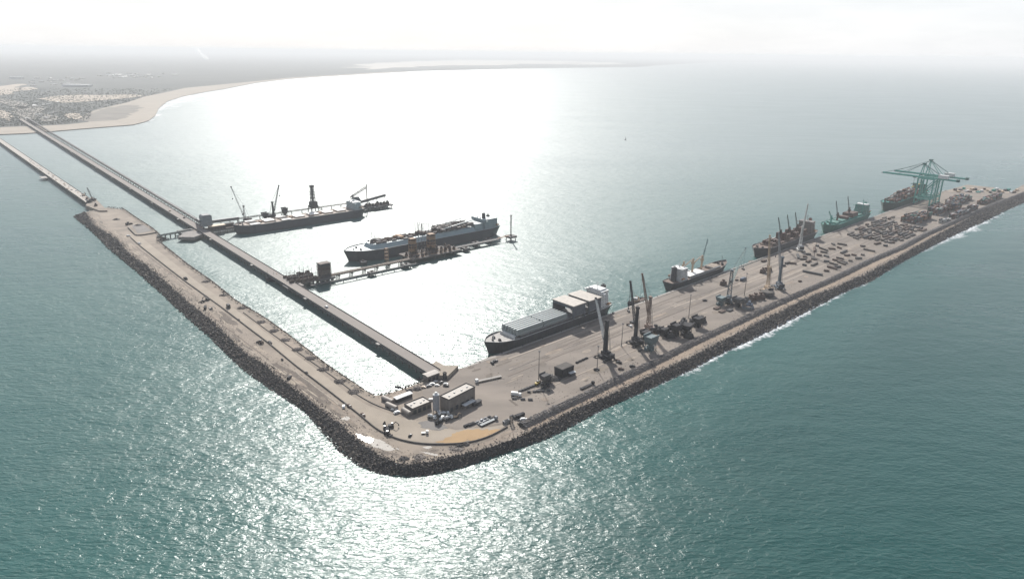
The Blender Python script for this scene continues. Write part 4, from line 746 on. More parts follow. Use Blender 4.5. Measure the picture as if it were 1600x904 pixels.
# 1: the large dark cargo ship nearest the camera, bow to the left
S1L, S1B = 190, 30; e = place_ship('gantry_cargo_ship', 'large black-hulled cargo ship nearest the corner, with two roofed gantries near its stern', Qp(50+S1L/2, S1B/2+2.2, 0), QA+math.pi); ship1 = e
e.location.z = -1.2; zf = hull(e, S1L, S1B, 13.5, hullm, deckm, bow=.14, sheer=1.5, rake=6, bulw=1.4)
MB().box(68, 69, -11.5, 11.5, 13.5, 16.8).box(66.4, 68, -11.5, 11.5, 16.2, 16.9).build('breakwater_plate', pale, e)
MB().box(-62, 62, -12.6, 12.6, 13.5, 15.4).build('hatch_coaming', dgrey, e)
for k in range(8): MB().box(-60+k*15.2, -60+k*15.2+14.4, -12.8, 12.8, 15.41, 16.1).build('hatch_cover', grey, e)
gs = M('gantry_grey_cladding', (.085, .095, .11), .6, var=.2, scale=.3); gr_ = M('gantry_roof', (.30, .265, .225), .6)
for k, (xa, xb) in enumerate(((-38.5, -18), (-66, -45))):
    g = MB().box(xa, xb, -16, 16, 27.2, 30.2).box(xa+.2, xb-.2, -16.2, -15.2, 14.5, 27.2).box(xa+.2, xb-.2, 15.2, 16.2, 18, 27.2).build('gantry', gs, e)
    for x in (xa+1, xb-1):
        for y in (-15.6, 15.6): MB().box(x-.9, x+.9, y-.9, y+.9, 14.4, 27.19).build('gantry_leg', gs, g)
    MB().box(xa-.8, xb+.8, -17, 17, 30.21, 31.2).build('gantry_roof', gr_, g)
    for k2 in range(4): MB().beam((xa+3+k2*5, -16.25, 15), (xa+5.5+k2*5, -16.25, 27), .35).build('brace', steel, g)
    MB().box(xa+6, xa+12, -3, 3, 22.5, 27.1).build('trolley', pale, g)
zt = house(e, -85, -71, 13, 13.6, 7, white, dgrey, wings=15.5, fx=-89, lh=3.0, mast=9)
MB().box(-84, -72, -9, 9, zt+.02, zt+1.6).build('bridge_roof', white, e)
tb = M('cargo_tube', (.27, .30, .29), .35, var=.25, scale=.08, stretch=(.2, 1, 1)); tbm = MB()
k_ = 10; R_ = [(1.75*math.copysign(abs(math.cos(a))**.6, math.cos(a)), 1.75*math.copysign(abs(math.sin(a))**.6, math.sin(a))) for a in [2*math.pi*i/k_ for i in range(k_)]]
tbm.add([(x, y, z) for x in (0, 38) for y, z in R_], [tuple(range(k_)), tuple(range(k_, 2*k_))[::-1]]+[(i, k_+i, k_+(i+1) % k_, (i+1) % k_) for i in range(k_)])
tbm = tbm.mesh('steel_tube'); tl_ = 'long grey square-shouldered tube lying lengthwise on the deck of the black cargo ship'
SX = Matrix.Translation((ship1.location.x, ship1.location.y, 0)) @ Matrix.Rotation(QA+math.pi, 4, 'Z')
for seg in range(2):
    for tier in range(2):
        for k in range(6):
            o = link('steel_tube', tbm, tb); p = SX @ Vector((-12+seg*39.5+rng.uniform(-.6, .6), (k-2.5)*4.35, 16.7+tier*3.6)); o.location = p; o.rotation_euler.z = QA+math.pi; tag(o, tl_+(', upper layer' if tier else ', lower layer'), 'tube', 'grey tubes on the black cargo ship')
# 2: general cargo ship, stern to the left
e = place_ship('general_cargo_ship', 'small cargo ship with pale block at left, tan deck cranes and white hatches', Qp(365+70, 11+2.2, 0), QA)
hull(e, 142, 22, 10.5, hullm, deckr, bow=.18, sheer=2.8, rake=6, bulw=1.6, bmat=grey)
house(e, -52, -38, 9.8, 10.6, 6, pale, dgrey, fx=-57, mast=8); hatches(e, [-20, 0, 40], 15, 18, 10.5, white, open_=()); MB().box(31, 49, -7, 7, 13.1, 13.6).build('sand_cargo', sand, e)
MB().box(-31, 30, -10.6, -9.7, 10.5, 14.4).build('side_house', grey, e)
for x, el, az in ((-31, 18, 0), (-8, 20, 0), (15, 60, .25)): deck_crane(e, x, 3, 10.5, 22, 32 if x > 10 else 22, az, R(el), tan, tan if x < 10 else M('pale_green_boom', (.2, .3, .28)))
# 3: ship with brown cargo
e = place_ship('log_carrier', 'black ship heaped with dark brown cargo stacks, three dark derricks leaning left', Qp(606+98, 15+2.2, 0), QA+math.pi); ship3 = e
hull(e, 196, 30, 13, hullm, deckr, bow=.15, sheer=2.2, rake=6, bulw=1.4, bmat=grey)
house(e, -80, -66, 12.5, 13.1, 7, M('worn_cream_paint', (.17, .15, .135), .6), M('dark_red_funnel', (.14, .05, .04)), fx=-84, mast=11)
MB().box(-62, 66, -10.5, 10.5, 13, 14.6).build('hatch_coaming', deckr, e); MB().box(-60, 30, -14.6, -13.6, 13.2, 14.4).build('side_rail', white, e)
for x in (24, -6, -34): deck_crane(e, x, 2, 13, 20, 36, 0.1, R(58), brown, M('dark_green_jib', (.02, .05, .045)), 2.4)
# 4: green ship
e = place_ship('green_cargo_ship', 'green-hulled ship with two derricks and a white-topped bridge, beyond the brown-cargo ship', Qp(846+97, 14+2.2, 0), QA+math.pi)
hull(e, 188, 28, 12.5, M('green_hull', (.03, .13, .105), .5), M('green_deck', (.06, .2, .165), .7), bow=.15, sheer=2.5, rake=6, bulw=1.6, bmat=green)
house(e, -78, -62, 12, 12.6, 6, M('pale_green_paint', (.12, .25, .22), .5), green, fx=-82, mast=12); MB().box(-75, -64, -10, 10, 29.5, 31).build('bridge_roof', white, e)
hatches(e, [55, 30, 5, -20, -45], 17, 20, 12.5, M('green_hatch', (.05, .15, .125), .6), coam=green); 
for x, h_ in ((42, 17), (-8, 20)): deck_crane(e, x, 0, 12.5, h_, 38, .1, R(54), brown, M('dark_jib', (.06, .07, .075)), 2.6)
deck_crane(e, 68, 0, 12.5, 15, 26, .1, R(40), green, green, 2.0); MB().tube((-56, 6, 12.5), (-56, 6, 40), .6, 8, .3).tube((-56, -6, 12.5), (-56, -6, 36), .6, 8, .3).build('kingpost', green, e); MB().tube((-88, 0, 12.5), (-88, 0, 38), .5, 8, .25).build('stern_mast', pale, e)
MB().box(-30, -2, -9, 9, 15.02, 22).box(8, 20, -8, 8, 15.02, 19).build('deck_cargo', brown, e)
# 5: container ship behind the gantry cranes
e = place_ship('container_ship', 'green and black container ship under the green gantry cranes', Qp(1135+118, 16+2.2, 0), QA+math.pi); ship5 = e
hull(e, 236, 32, 14, M('dark_green_hull', (.02, .055, .05), .5), green, bow=.16, sheer=3, rake=8, bulw=1.8, bmat=green)
house(e, -88, -76, 14, 14.1, 7, M('teal_house', (.06, .16, .14), .55), green, fx=-93, mast=8)
# bulk carrier at the far jetty
JA = R(41); JU = Vector((math.cos(JA), math.sin(JA), 0)); JN = Vector((-JU.y, JU.x, 0)); J0 = G(371, 366, 0)
def Jp(s, n, z=0): p = J0+JU*s+JN*n; return Vector((p.x, p.y, z))
rustd = M('hatch_rim_brown', (.24, .15, .10), .8); cream = M('cream_hatch', (.60, .57, .52), .55, var=.08)
e = place_ship('bulk_carrier', 'long dark bulk carrier with square white hatch covers at the far jetty', Jp(121, 4), JA+math.pi)
hull(e, 242, 37, 14.5, M('slate_hull', (.05, .052, .06), .5, var=.2, scale=.1), M('worn_bulker_deck', (.27, .22, .18), .8, var=.35, scale=.1), bow=.10, stern=.07, sheer=1.2, rake=4, bulw=.9, bmat=cream)
hatches(e, [92, 64, 36, 8, -20, -48, -74], 18, 17, 14.5, cream, rustd, open_=(0, 2))
for x in (78, 22, -34): MB().box(x-1.5, x+1.5, -16, -9, 14.5, 14.7).box(x-1.8, x+1.8, -4, 4, 14.5, 17).build('mast_house', rustd, e)
house(e, -112, -96, 15, 14.6, 5, M('pale_blue_grey', (.33, .38, .39), .5), M('pale_funnel', (.34, .40, .41), .5), fx=-104, mast=6)
MB().box(-110, -98, -12, 12, 28.7, 29.3).build('bridge_roof', white, e)

# ------------------------------------------------------------------ far jetty (bulk)
e = empty('bulk_jetty', Jp(0, 0), JA, 'far jetty on piles with conveyors behind the bulk carrier', 'jetty')
MB().box(-58, 310, 25, 47, 6.2, 7.6).build('deck', M('jetty_deck', (.17, .13, .105), .85, var=.25, scale=.05), e); MB().box(-58, 310, 24.2, 25, 4.2, 7.9).build('fascia', conc_d, e)
pm = MB()
for y in (27, 36, 45): pm.tube((0, y, -3), (0, y, 5.2), .7, 8)
pm.box(-1, 1, 25.2, 46.8, 5.2, 6.19); pm = pm.mesh('pile_row')
for k in range(31): o = link('pile_row', pm, conc_d, e); o.location = (-55+k*12, 0, 0)
MB().box(278, 322, 20, 54, 5.2, 7.4).build('end_platform', conc_d, e)
for x in (282, 292, 306, 318):
    o = link('pile_row', MB().tube((x, 22, -3), (x, 22, 5.1), 1.0, 8).tube((x, 52, -3), (x, 52, 5.1), 1.0, 8).tube((x, 36, -3), (x, 36, 5.1), 1.0, 8).mesh('pile_row'), conc_d, e)
for x in (30, 70, 110, 150, 190, 230): MB().box(x-1.2, x+1.2, 22.6, 24.1, 1.5, 6.5).build('fender', rubber, e)
for y in (29.5, 42): MB().box(-50, 300, y-.15, y+.15, 7.6, 7.8).build('crane_rail', dgrey, e)
def gallery(label, a, b, w=4, h=3.5, legs=24, mat=dgrey, cov=None, zlow=7.5, name='belt_conveyor'):
    d = b-a; L_ = math.hypot(d.x, d.y); e = empty(name, (a.x, a.y, 0), math.atan2(d.y, d.x), label, 'conveyor'); P0, P1 = Vector((0, 0, a.z)), Vector((L_, 0, b.z))
    MB().beam(P0, P1, w*.7, .5).build('belt', brown, e); n = max(2, int(L_/8)); m_ = MB()
    for s in (-1, 1):
        m_.beam(P0+Vector((0, s*w/2, -.6)), P1+Vector((0, s*w/2, -.6)), .4).beam(P0+Vector((0, s*w/2, h-.6)), P1+Vector((0, s*w/2, h-.6)), .35)
        for k in range(n): m_.beam(mid(P0, P1, k/n)+Vector((0, s*w/2, -.6 if k % 2 else h-.6)), mid(P0, P1, (k+1)/n)+Vector((0, s*w/2, h-.6 if k % 2 else -.6)), .28)
    m_.build('truss', mat, e)
    if cov: MB().beam(P0+Vector((0, 0, h*.5)), P1+Vector((0, 0, h*.5)), w*.95, h*.9).build('cladding', cov, e)
    nl = max(1, int(L_/legs))
    for k in range(nl+1):
        q = mid(P0, P1, (k+.0)/nl) if nl else P0
        if q.z-zlow > 1.5: MB().beam((q.x, -w/2, zlow), (q.x, -w/2, q.z-.6), .5).beam((q.x, w/2, zlow), (q.x, w/2, q.z-.6), .5).beam((q.x, -w/2, zlow), (q.x, w/2, q.z-.8), .25).build('trestle_leg', mat, e)
    return e
cl_ = M('gallery_cladding', (.12, .125, .13), .6)
gallery('thin elevated conveyor running the whole length of the far jetty', Jp(20, 50, 15), Jp(262, 50, 15), 2.6, 2.2, 20)
gallery('dark clad conveyor gallery just right of the transfer tower on the far jetty', Jp(-40, 48, 15), Jp(22, 50, 14), 5, 4.5, 14, cov=cl_)
for i in range(9):
    o = MB().box(-2.5, 2.5, -2, 2, 0, 3.5+i % 3).box(-1.5, 1, -1, 1, 3.5+i % 3, 5.5+i % 3).build('motor_house', [dgrey, brown, MATS['weathered_kerb']][i % 3]); o.location = Jp(262+i*6.5, 27+(i*7) % 9, 7.61); o.rotation_euler.z = JA; tag(o, 'dark machine housing at the outer end of the far jetty', 'motor house', 'machine housings at the outer end of the far jetty')
gallery('dark clad gallery at the outer end of the far jetty', Jp(262, 44, 14), Jp(318, 44, 21), 6, 5, 14, cov=cl_)
gallery('sloping conveyor gallery from the bridge up to the transfer tower', G(309, 344, 11), Jp(-44, 44, 19), 5, 4, 20, cov=cl_, zlow=0)
e = empty('transfer_tower', Jp(-36, 42, 7.6), JA, 'blocky grey transfer tower where the far jetty leaves the bridge', 'tower'); MB().box(-8, 8, -8, 8, 5, 22).build('cladding', M('tower_cladding', (.17, .19, .20), .6), e); MB().prism([(-8.3, -8.3), (8.3, -8.3), (8.3, 8.3), (-8.3, 8.3)], 22.01, 24.5, [(-6, -7), (6, -7), (6, 7), (-6, 7)]).build('roof', cl_, e)
for x in (-7, 7):
    for y in (-7, 7): MB().beam((x, y, -8), (x, y, 5), 1.0).build('leg', dgrey, e)
e = empty('pipe_building', Jp(-24, 30, 7.6), JA, 'low dark service building at the root of the far jetty', 'building'); MB().box(-12, 14, -6, 6, 0, 6).build('wall', M('dark_brown_wall', (.09, .07, .06), .8), e); MB().box(-12.4, 14.4, -6.4, 6.4, 6.01, 6.5).build('roof', tan, e)
for k in range(5): MB().box(-10+k*5, -8+k*5, -6.06, -6, 0, 3).build('door', blk, e)
t_shed('jetty_store', 'dark low store at the bow of the bulk carrier', 'store', Jp(0, 38, 7.6), JA, 16, 8, 5, wall=brown, roof=dgrey, doors=2)
poly_sheet('jetty_root', [Jp(-80, 60), Jp(-80, 8), Jp(-56, 14), Jp(-56, 60)], 7.4, conc_d, thick=5)
rp_ = poly_sheet('jetty_access', [Jp(-92, 12), Jp(-72, -6), Jp(-50, 10), Jp(-50, 28), Jp(-70, 40)], 7.9, M('jetty_apron', (.2, .18, .165), .85), thick=5)
harbour_crane('dark harbour crane at the left end of the far jetty, boom leaning left', Jp(29, 38, 7.6), (361, 292), 205, 30, 14, dgrey, steel, 3.0, True, base_r=6.5, drop=.3)
harbour_crane('dark harbour crane in the middle of the far jetty, boom leaning slightly right', Jp(82, 40, 7.6), (435.5, 290), 50, 30, 14, dgrey, steel, 3.0, False, base_r=6.5, drop=.3)
t_hopper('squat dark hopper between the two cranes on the far jetty', Jp(64, 34, 7.6), JA, dgrey, 15, 9); t_hopper('taller dark hopper right of the middle crane on the far jetty', Jp(101, 34, 7.6), JA, dgrey, 19, 8)
# continuous ship unloader: a tall tapering lattice tower
e = empty('ship_unloader', Jp(157, 34, 7.6), JA, 'tallest dark tower on the far jetty, an unloader with a wide head', 'ship unloader')
for x in (-8, 8):
    for y in (-8, 8): MB().beam((x, y, .5), (x*.75, y*.75, 16), 1.2).build('leg', dgrey, e)
MB().box(-7, 7, -7, 7, 13, 17).box(-6, 7, -5, 5, 17.01, 24).build('portal', dgrey, e); MB().lattice((0, 0, 24), (0, 0, 50), 7, 7, 7, .7, w2=.7).build('tower', dgrey, e); MB().box(-1.6, 1.6, -1.6, 1.6, 24, 49).build('riser', steel, e)
MB().tube((0, 0, 50), (0, 0, 53.5), 3.2, 10, 5.5).tube((0, 0, 53.51), (0, 0, 55), 5.5, 10, 3).build('head', dgrey, e); MB().lattice((4, 0, 18), (16, -2, 6), 3, 3, 4, .5).build('stairway', dgrey, e)
for z in (30, 36, 42): MB().box(-4.4, 4.4, -4.4, 4.4, z, z+.4).build('platform', dgrey, e)
# ship loader
e = empty('ship_loader', Jp(246, 36, 7.6), JA, 'dark ship loader with a raised arm at the outer end of the far jetty', 'ship loader')
for x in (-6, 6):
    for y in (-6, 6): MB().beam((x, y, 0), (x*.6, y*.6, 13), 1).build('leg', dgrey, e)
MB().prism([(-8, -6), (10, -6), (10, 6), (-8, 6)], 13, 22, [(-4, -4), (6, -4), (6, 4), (-4, 4)]).build('machinery_house', M('loader_grey', (.13, .14, .145), .6), e); MB().lattice((-6, 0, 24), (26, 2, 37), 3, 3, 9, .5).beam((-10, 0, 22), (-4, 0, 26), 2).build('arm', dgrey, e)
MB().beam((27, 2, 0), (27, 2, 44), 1.5, 1.2).build('mast', dgrey, e); MB().beam((27, 2, 42), (-4, 0, 25), .35).beam((27, 2, 42), (46, 2, 16), .35).build('stay', dgrey, e); MB().beam((-10, 0, 22), (-14, -8, 19), 1).box(-17, -12, -11, -6, 16, 19).build('chute', dgrey, e)
for k in range(10):
    mt = [tan, brown, dgrey, orange][k % 4]; o = MB().box(-1.5, 1.5, -1.2, 1.2, 0, 2.4).box(-.9, .9, -.8, .8, 2.4, 3.2).build('cargo_crate', mt); o.location = Jp(130+k*13+rng.uniform(-4, 4) if k > 2 else 50+k*8, 28+rng.uniform(0, 4), 7.61); o.rotation_euler.z = rng.uniform(0, 3); tag(o, '%s crate on the far jetty behind the white hatch covers' % ['tan', 'rusty', 'dark grey', 'orange'][k % 4], 'crate', 'crates on the far jetty')
# ------------------------------------------------------------------ gas jetty and gas carrier
KA = R(40.5); KU = Vector((math.cos(KA), math.sin(KA), 0)); KN = Vector((-KU.y, KU.x, 0)); K0 = G(545, 408, 0)
def Kp(s, n, z=0): p = K0+KU*s+KN*n; return Vector((p.x, p.y, z))
lg = M('gas_ship_blue_grey', (.24, .295, .30), .5, var=.12, scale=.1)
e = place_ship('gas_carrier', 'long dark gas carrier with a pale blue-grey trunk deck at the middle jetty', Kp(141, 0), KA+math.pi)
e.location.z = -3.5; hull(e, 280, 45, 19.5, M('gas_hull', (.05, .055, .062), .45, var=.15, scale=.1), lg, bow=.14, stern=.08, sheer=.8, rake=8, bulw=1.0, bmat=white)
MB().prism([(-85, -19), (98, -19), (110, -10), (110, 10), (98, 19), (-85, 19)], 19.5, 25.5, [(-85, -14), (96, -14), (106, -8), (106, 8), (96, 14), (-85, 14)]).build('trunk_deck', lg, e)
pp = MB()
for y in (-4, -2, 0, 2, 4.5): pp.tube((-70, y, 27+.2*abs(y)), (98, y, 27+.2*abs(y)), .55, 6)
for k in range(22): pp.box(-68+k*8, -67.4+k*8, -6, 6, 25.4, 27.2)
for k in range(11): pp.beam((-60+k*15, -6, 28.6), (-60+k*15, 6, 28.6), .6).beam((-60+k*15, 6, 25.5), (-60+k*15, 6, 30), .5).beam((-60+k*15, -6, 25.5), (-60+k*15, -6, 30), .5)
pp.build('cargo_pipe', brown, e)['kind'] = 'stuff'
for k in range(5): MB().box(-72+k*40, -66+k*40, -9, 8, 25.51, 29.5).tube((-60+k*40, 0, 25.5), (-60+k*40, 0, 31), 2.2, 10).build('tank_dome', [orange, dgrey, brown][k % 3], e)
for k, (x, y) in enumerate(((22, 8), (18, 8), (14, 8), (24, 3), (18, 3), (12, 3))): MB().tube((x, y, 26), (x, y, 48 if k < 4 else 43), .55, 6).build('vent_mast', dgrey, e)
MB().beam((8, 2, 26), (8, 2, 42), .5).beam((8, 2, 42), (-2, 2, 41), .5).beam((-2, 2, 41), (-2, 2, 26), .5).build('davit', dgrey, e)
rg = MB(); rr_ = random.Random(3)
for k in range(60):
    x, y = rr_.uniform(-84, -12), rr_.uniform(-13, 16); a, b = rr_.uniform(1.5, 5), rr_.uniform(1, 4); z = 25.5+rr_.uniform(0, 5); rg.box(x-a, x+a, y-b, y+b, z, z+rr_.uniform(1, 4))
for k in range(34): x = rr_.uniform(-84, -12); y = rr_.uniform(-13, 16); rg.beam((x, y, 25.5), (x+rr_.uniform(-1, 1), y, 34+rr_.uniform(-2, 4)), .5)
for k in range(9): rg.tube((-84, -12+k*3, 30+(k % 3)*2), (-14, -12+k*3, 30+(k % 3)*2), .45, 6)
for k in range(90):
    x, y = rr_.uniform(-84, 104), rr_.uniform(-12, 12); a, b = rr_.uniform(.8, 4), rr_.uniform(.6, 2.2); rg.box(x-a, x+a, y-b, y+b, 25.5, 25.5+rr_.uniform(.8, 3.6))
rg.build('regasification_module', M('module_grey_brown', (.13, .11, .10), .75, var=.6, scale=.25), e)['kind'] = 'stuff'
MB().beam((-84, 14, 38), (-20, 14, 31), 1.4).beam((-84, -14, 36), (-30, -14, 31), 1.0).build('pipe_bridge', lg, e)
house(e, -132, -104, 19.5, 19.6, 5, lg, dgrey, wings=22.5, fx=-126, lh=3.2, mast=9); MB().box(-104, -86, -16, 16, 19.6, 30).build('machinery_casing', lg, e)
MB().tube((-112, 6, 35.6), (-112, 6, 44), 3.4, 12, 2.8).build('second_funnel', dgrey, e)
for k in range(2): MB().tube((100-k*5, 0, 24), (100-k*5, 0, 42-k*5), .4, 6).build('bow_mast', dgrey, e)
# trestle and platforms
jd = M('gas_jetty_concrete', (.17, .145, .125), .85, var=.25, scale=.06)
e = empty('gas_jetty', Kp(0, 0), KA, 'middle jetty of brown concrete and pipe trestles beside the gas carrier', 'jetty')
jet = e; MB().box(-112, 70, -72, -64, 6.5, 7.6).build('trestle_deck', jd, e)
for k in range(46): o = link('sleeper', MB().box(-.35, .35, -73.5, -62.5, 7.61, 8.0).mesh('sleeper') if k == 0 else o.data, jd, e); o.location = (-110+k*4, 0, 0)
for k in range(4): MB().tube((-112, -70.8+k*1.5, 8.5), (72, -70.8+k*1.5, 8.5), .42, 6).build('pipe', [tan, steel, brown, tan][k], e)
MB().box(-100, 66, -86, -83.4, 4.2, 4.9).build('walkway', conc_d, e)
for k in range(9):
    x = -92+k*20; b_ = MB().box(x-.8, x+.8, -74, -62, 5.0, 6.49).build('crossbeam', conc_d, e)
    for y in (-72, -68, -64): MB().tube((x, y, -3), (x, y, 5), .6, 8).build('pile', conc_d, b_)
    MB().tube((x, -84.7, -3), (x, -84.7, 4.2), .5, 8).build('walkway_pile', conc_d, e)
MB().box(66, 156, -74, -34, 5.6, 7.8).build('loading_platform', M('platform_dark', (.10, .085, .075), .85), e)
for x in (72, 90, 108, 126, 144):
    for y in (-70, -54, -38): MB().tube((x, y, -3), (x, y, 5.6), 1.1, 8).build('pile', conc_d, e)
MB().box(156, 246, -58, -50, 5.6, 6.6).build('catwalk', conc_d, e)
for x in (170, 200, 230): MB().tube((x, -54, -3), (x, -54, 5.6), 1.0, 8).build('pile', conc_d, e)
MB().beam((246, -52, 6.6), (268, -55, 8.5), 2, .5).beam((246, -53, 8.5), (268, -56, 10.5), .3).build('footbridge', orange, e)
MB().box(-120, -84, -76, -38, 6.0, 7.4).build('root_platform', jd, e)
for x in (-116, -104, -90):
    for y in (-72, -56, -42): MB().tube((x, y, -3), (x, y, 6), 1.2, 8).build('pile', conc_d, e)
MB().box(-84, -60, -78, -60, 5.0, 7.5).build('block_base', conc_d, e)
for x in (-80, -72, -64):
    for y in (-75, -63): MB().box(x-1.6, x+1.6, y-1.2, y+1.2, -3, 5).build('pier', conc_d, e)
MB().box(-132, -110, -88, -70, 6.4, 8.2).build('access_ramp', M('jetty_apron', (.2, .18, .165)), e)
def dolphin(label, s, n, w=8, mast=0, z=6):
    e = empty('mooring_dolphin', Kp(s, n), KA, label, 'dolphin', 'mooring dolphins of the gas jetty'); MB().box(-w/2, w/2, -w/2, w/2, z-3, z).build('cap', conc_d, e); MB().box(-1.5, 1.5, -.6, .6, z, z+1.8).build('mooring_hook', brown, e)
    for x in (-1, 1):
        for y in (-1, 1): MB().tube((x*w*.42, y*w*.42, -4), (x*w*.33, y*w*.33, z-3), .7, 8).build('pile', conc_d, e)
    if mast: MB().lattice((0, 0, z), (0, 0, z+mast), 1.4, 1.4, 12, .3).build('lamp_mast', dgrey, e); MB().box(-1.6, 1.6, -1.6, 1.6, z+mast, z+mast+1).build('lamp_head', dgrey, e)
dolphin('dolphin in front of the bow end of the pipe trestle', -8, -84, 10); dolphin('square dolphin before the loading platform', 50, -82, 12); dolphin('dolphin right of the loading platform', 172, -64, 10); dolphin('dolphin under the stern of the gas carrier', 205, -46, 12); dolphin('second dolphin near the stern of the gas carrier', 236, -40, 12); dolphin('outermost platform with a tall lamp mast', 272, -56, 15, 34, 8.5); dolphin('dolphin nearest the bow of the gas carrier', 8, -30, 9)
# loading platform equipment
def frame_tower(name, label, cat, loc, w, d_, H, mat, levels=5, clad=False, group=None):
    e = empty(name, loc, KA, label, cat, group)
    for x in (-1, 1):
        for y in (-1, 1): MB().beam((x*w/2, y*d_/2, 0), (x*w/2, y*d_/2, H), .6).build('column', mat, e)
    for k in range(1, levels+1):
        z = H*k/levels; f = MB().box(-w/2, w/2, -d_/2, d_/2, z-.3, z).beam((-w/2, -d_/2, z-H/levels), (w/2, -d_/2, z), .3).beam((w/2, d_/2, z-H/levels), (-w/2, d_/2, z), .3).beam((-w/2, -d_/2, z+1), (w/2, -d_/2, z+1), .2).build('floor', mat, e)
        if clad: MB().box(-w/2+.5, w/2-.5, -d_/2+.5, d_/2-.5, z-H/levels+.1, z-.35).build('equipment', [brown, dgrey, mat][k % 3], f)
    return e
osc = M('orange_brown_frame', (.28, .18, .11), .75, var=.35, scale=.3)
frame_tower('gangway_tower', 'left orange-brown frame tower on the gas loading platform', 'tower', Kp(84, -46, 7.8), 9, 8, 24, osc, 6, True); frame_tower('gangway_tower', 'right orange-brown frame tower on the gas loading platform', 'tower', Kp(118, -46, 7.8), 10, 9, 26, osc, 6, True)
frame_tower('fire_monitor_tower', 'small orange tower beside the hull left of the loading platform', 'tower', Kp(42, -40, 0), 4, 4, 22, osc, 4)
frame_tower('control_block', 'tall boxy brown frame building standing over the trestle of the gas jetty', 'building', Kp(-72, -69, 7.5), 15, 11, 20, M('frame_brown', (.14, .11, .095), .8, var=.4, scale=.3), 4, True)
for k in range(4):
    e = bpy.data.objects.new('loading_arm', None); C.objects.link(e); e.parent = jet; e.location = (94+k*6, -36, 7.8); MB().tube((0, 0, 0), (0, 0, 9), .5, 8).build('riser', steel, e); MB().tube((0, 0, 9), (0, -3, 20), .35, 8).tube((0, -3, 20), (0, 7, 17), .3, 8).build('arm', steel, e); MB().box(-.5, .5, -2.5, -1, 5, 8).build('counterweight', dgrey, e)
eq = M('jetty_equipment', (.10, .075, .06), .9, var=.6, scale=.2)
for i in range(20):
    s, n = 70+(i % 10)*8.6+rr_.uniform(-1, 1), -68+(i//10)*13+rr_.uniform(-1, 4); e = empty('pump_skid', Kp(s, n, 7.8), KA, 'brown pump and pipe skid crowded on the gas loading platform', 'pump skid', 'equipment on the loading platform'); MB().box(-3, 3, -2.4, 2.4, 0, .5).build('frame', osc, e); MB().tube((-2.5, 0, 1.8), (2.5, 0, 1.8), 1.2, 8).box(-1.5, 1, -1, 1, 2.9, rr_.uniform(4, 9)).build('vessel', eq, e); MB().beam((-2.6, -1.8, .5), (-2.6, -1.8, 4.5), .35).beam((-2.6, -1.8, 4.5), (2.6, -1.8, 4.5), .35).beam((2.6, -1.8, 4.5), (2.6, 1.8, 1), .35).build('pipe', brown, e)
for i in range(18):
    s, n = -118+(i % 6)*6.3+rr_.uniform(-1, 1), -71+(i//6)*13+rr_.uniform(-2, 2); e = empty('pump_skid', Kp(s, n, 7.4), KA, 'grey-brown pipe skid on the platform at the root of the gas jetty', 'pump skid', 'equipment at the jetty root'); h_ = rr_.uniform(5, 11); MB().box(-2.6, 2.6, -2.2, 2.2, 0, h_*.5).build('frame', eq, e); MB().tube((-2, 0, h_*.5), (2, 0, h_*.5), 1.1, 8).build('vessel', eq, e); MB().beam((2, 1, 0), (2, 1, h_+3), .3).beam((-2, 1, h_), (2, 1, h_), .3).build('pipe', steel, e)
# tugs
def tug(label, loc, hd, L_=26, group='tugs'):
    e = empty('tug', (loc.x, loc.y, 0), hd, label, 'tug', group); hull(e, L_, 9, 3.2, blk, brown, bow=.3, stern=.2, sheer=1.5, rake=1.5, bulw=.9, bmat=dgrey, nrow=14)
    MB().box(-3, 5, -2.8, 2.8, 3.1, 6).build('deckhouse', tan, e); MB().box(0, 4.4, -2.1, 2.1, 6.01, 8.6).build('wheelhouse', white, e); MB().box(4.42, 4.5, -1.8, 1.8, 7, 8.1).build('window_row', glass, e); MB().tube((-2, -1.5, 6), (-2, -1.5, 9.5), .6, 8).tube((-2, 1.5, 6), (-2, 1.5, 9.5), .6, 8).build('funnel', orange, e); MB().tube((2, 0, 8.6), (2, 0, 13), .15, 6).build('mast', dgrey, e)
tug('dark tug lying at the berth edge between the two nearest moored ships', Qp(292, 9), QA+math.pi, 34); tug('small dark tug at the root of the gas jetty beside the bridge', Kp(-122, -22), KA+math.pi*.95, 24)
e = empty('sailboat', G(977, 219, 0), 1, 'tiny lone boat with a thin sail far out in the bay', 'boat'); hull(e, 20, 5, 2, grey, grey, nrow=8); MB().add([(0, 0, 2), (9, 0, 2.5), (0, 0, 22), (-.1, .2, 2)], [(0, 1, 2), (0, 2, 3)]).build('sail', grey, e); MB().tube((0, 0, 2), (0, 0, 23), .3, 6).build('mast', grey, e); e.scale = (.5, .5, .7)

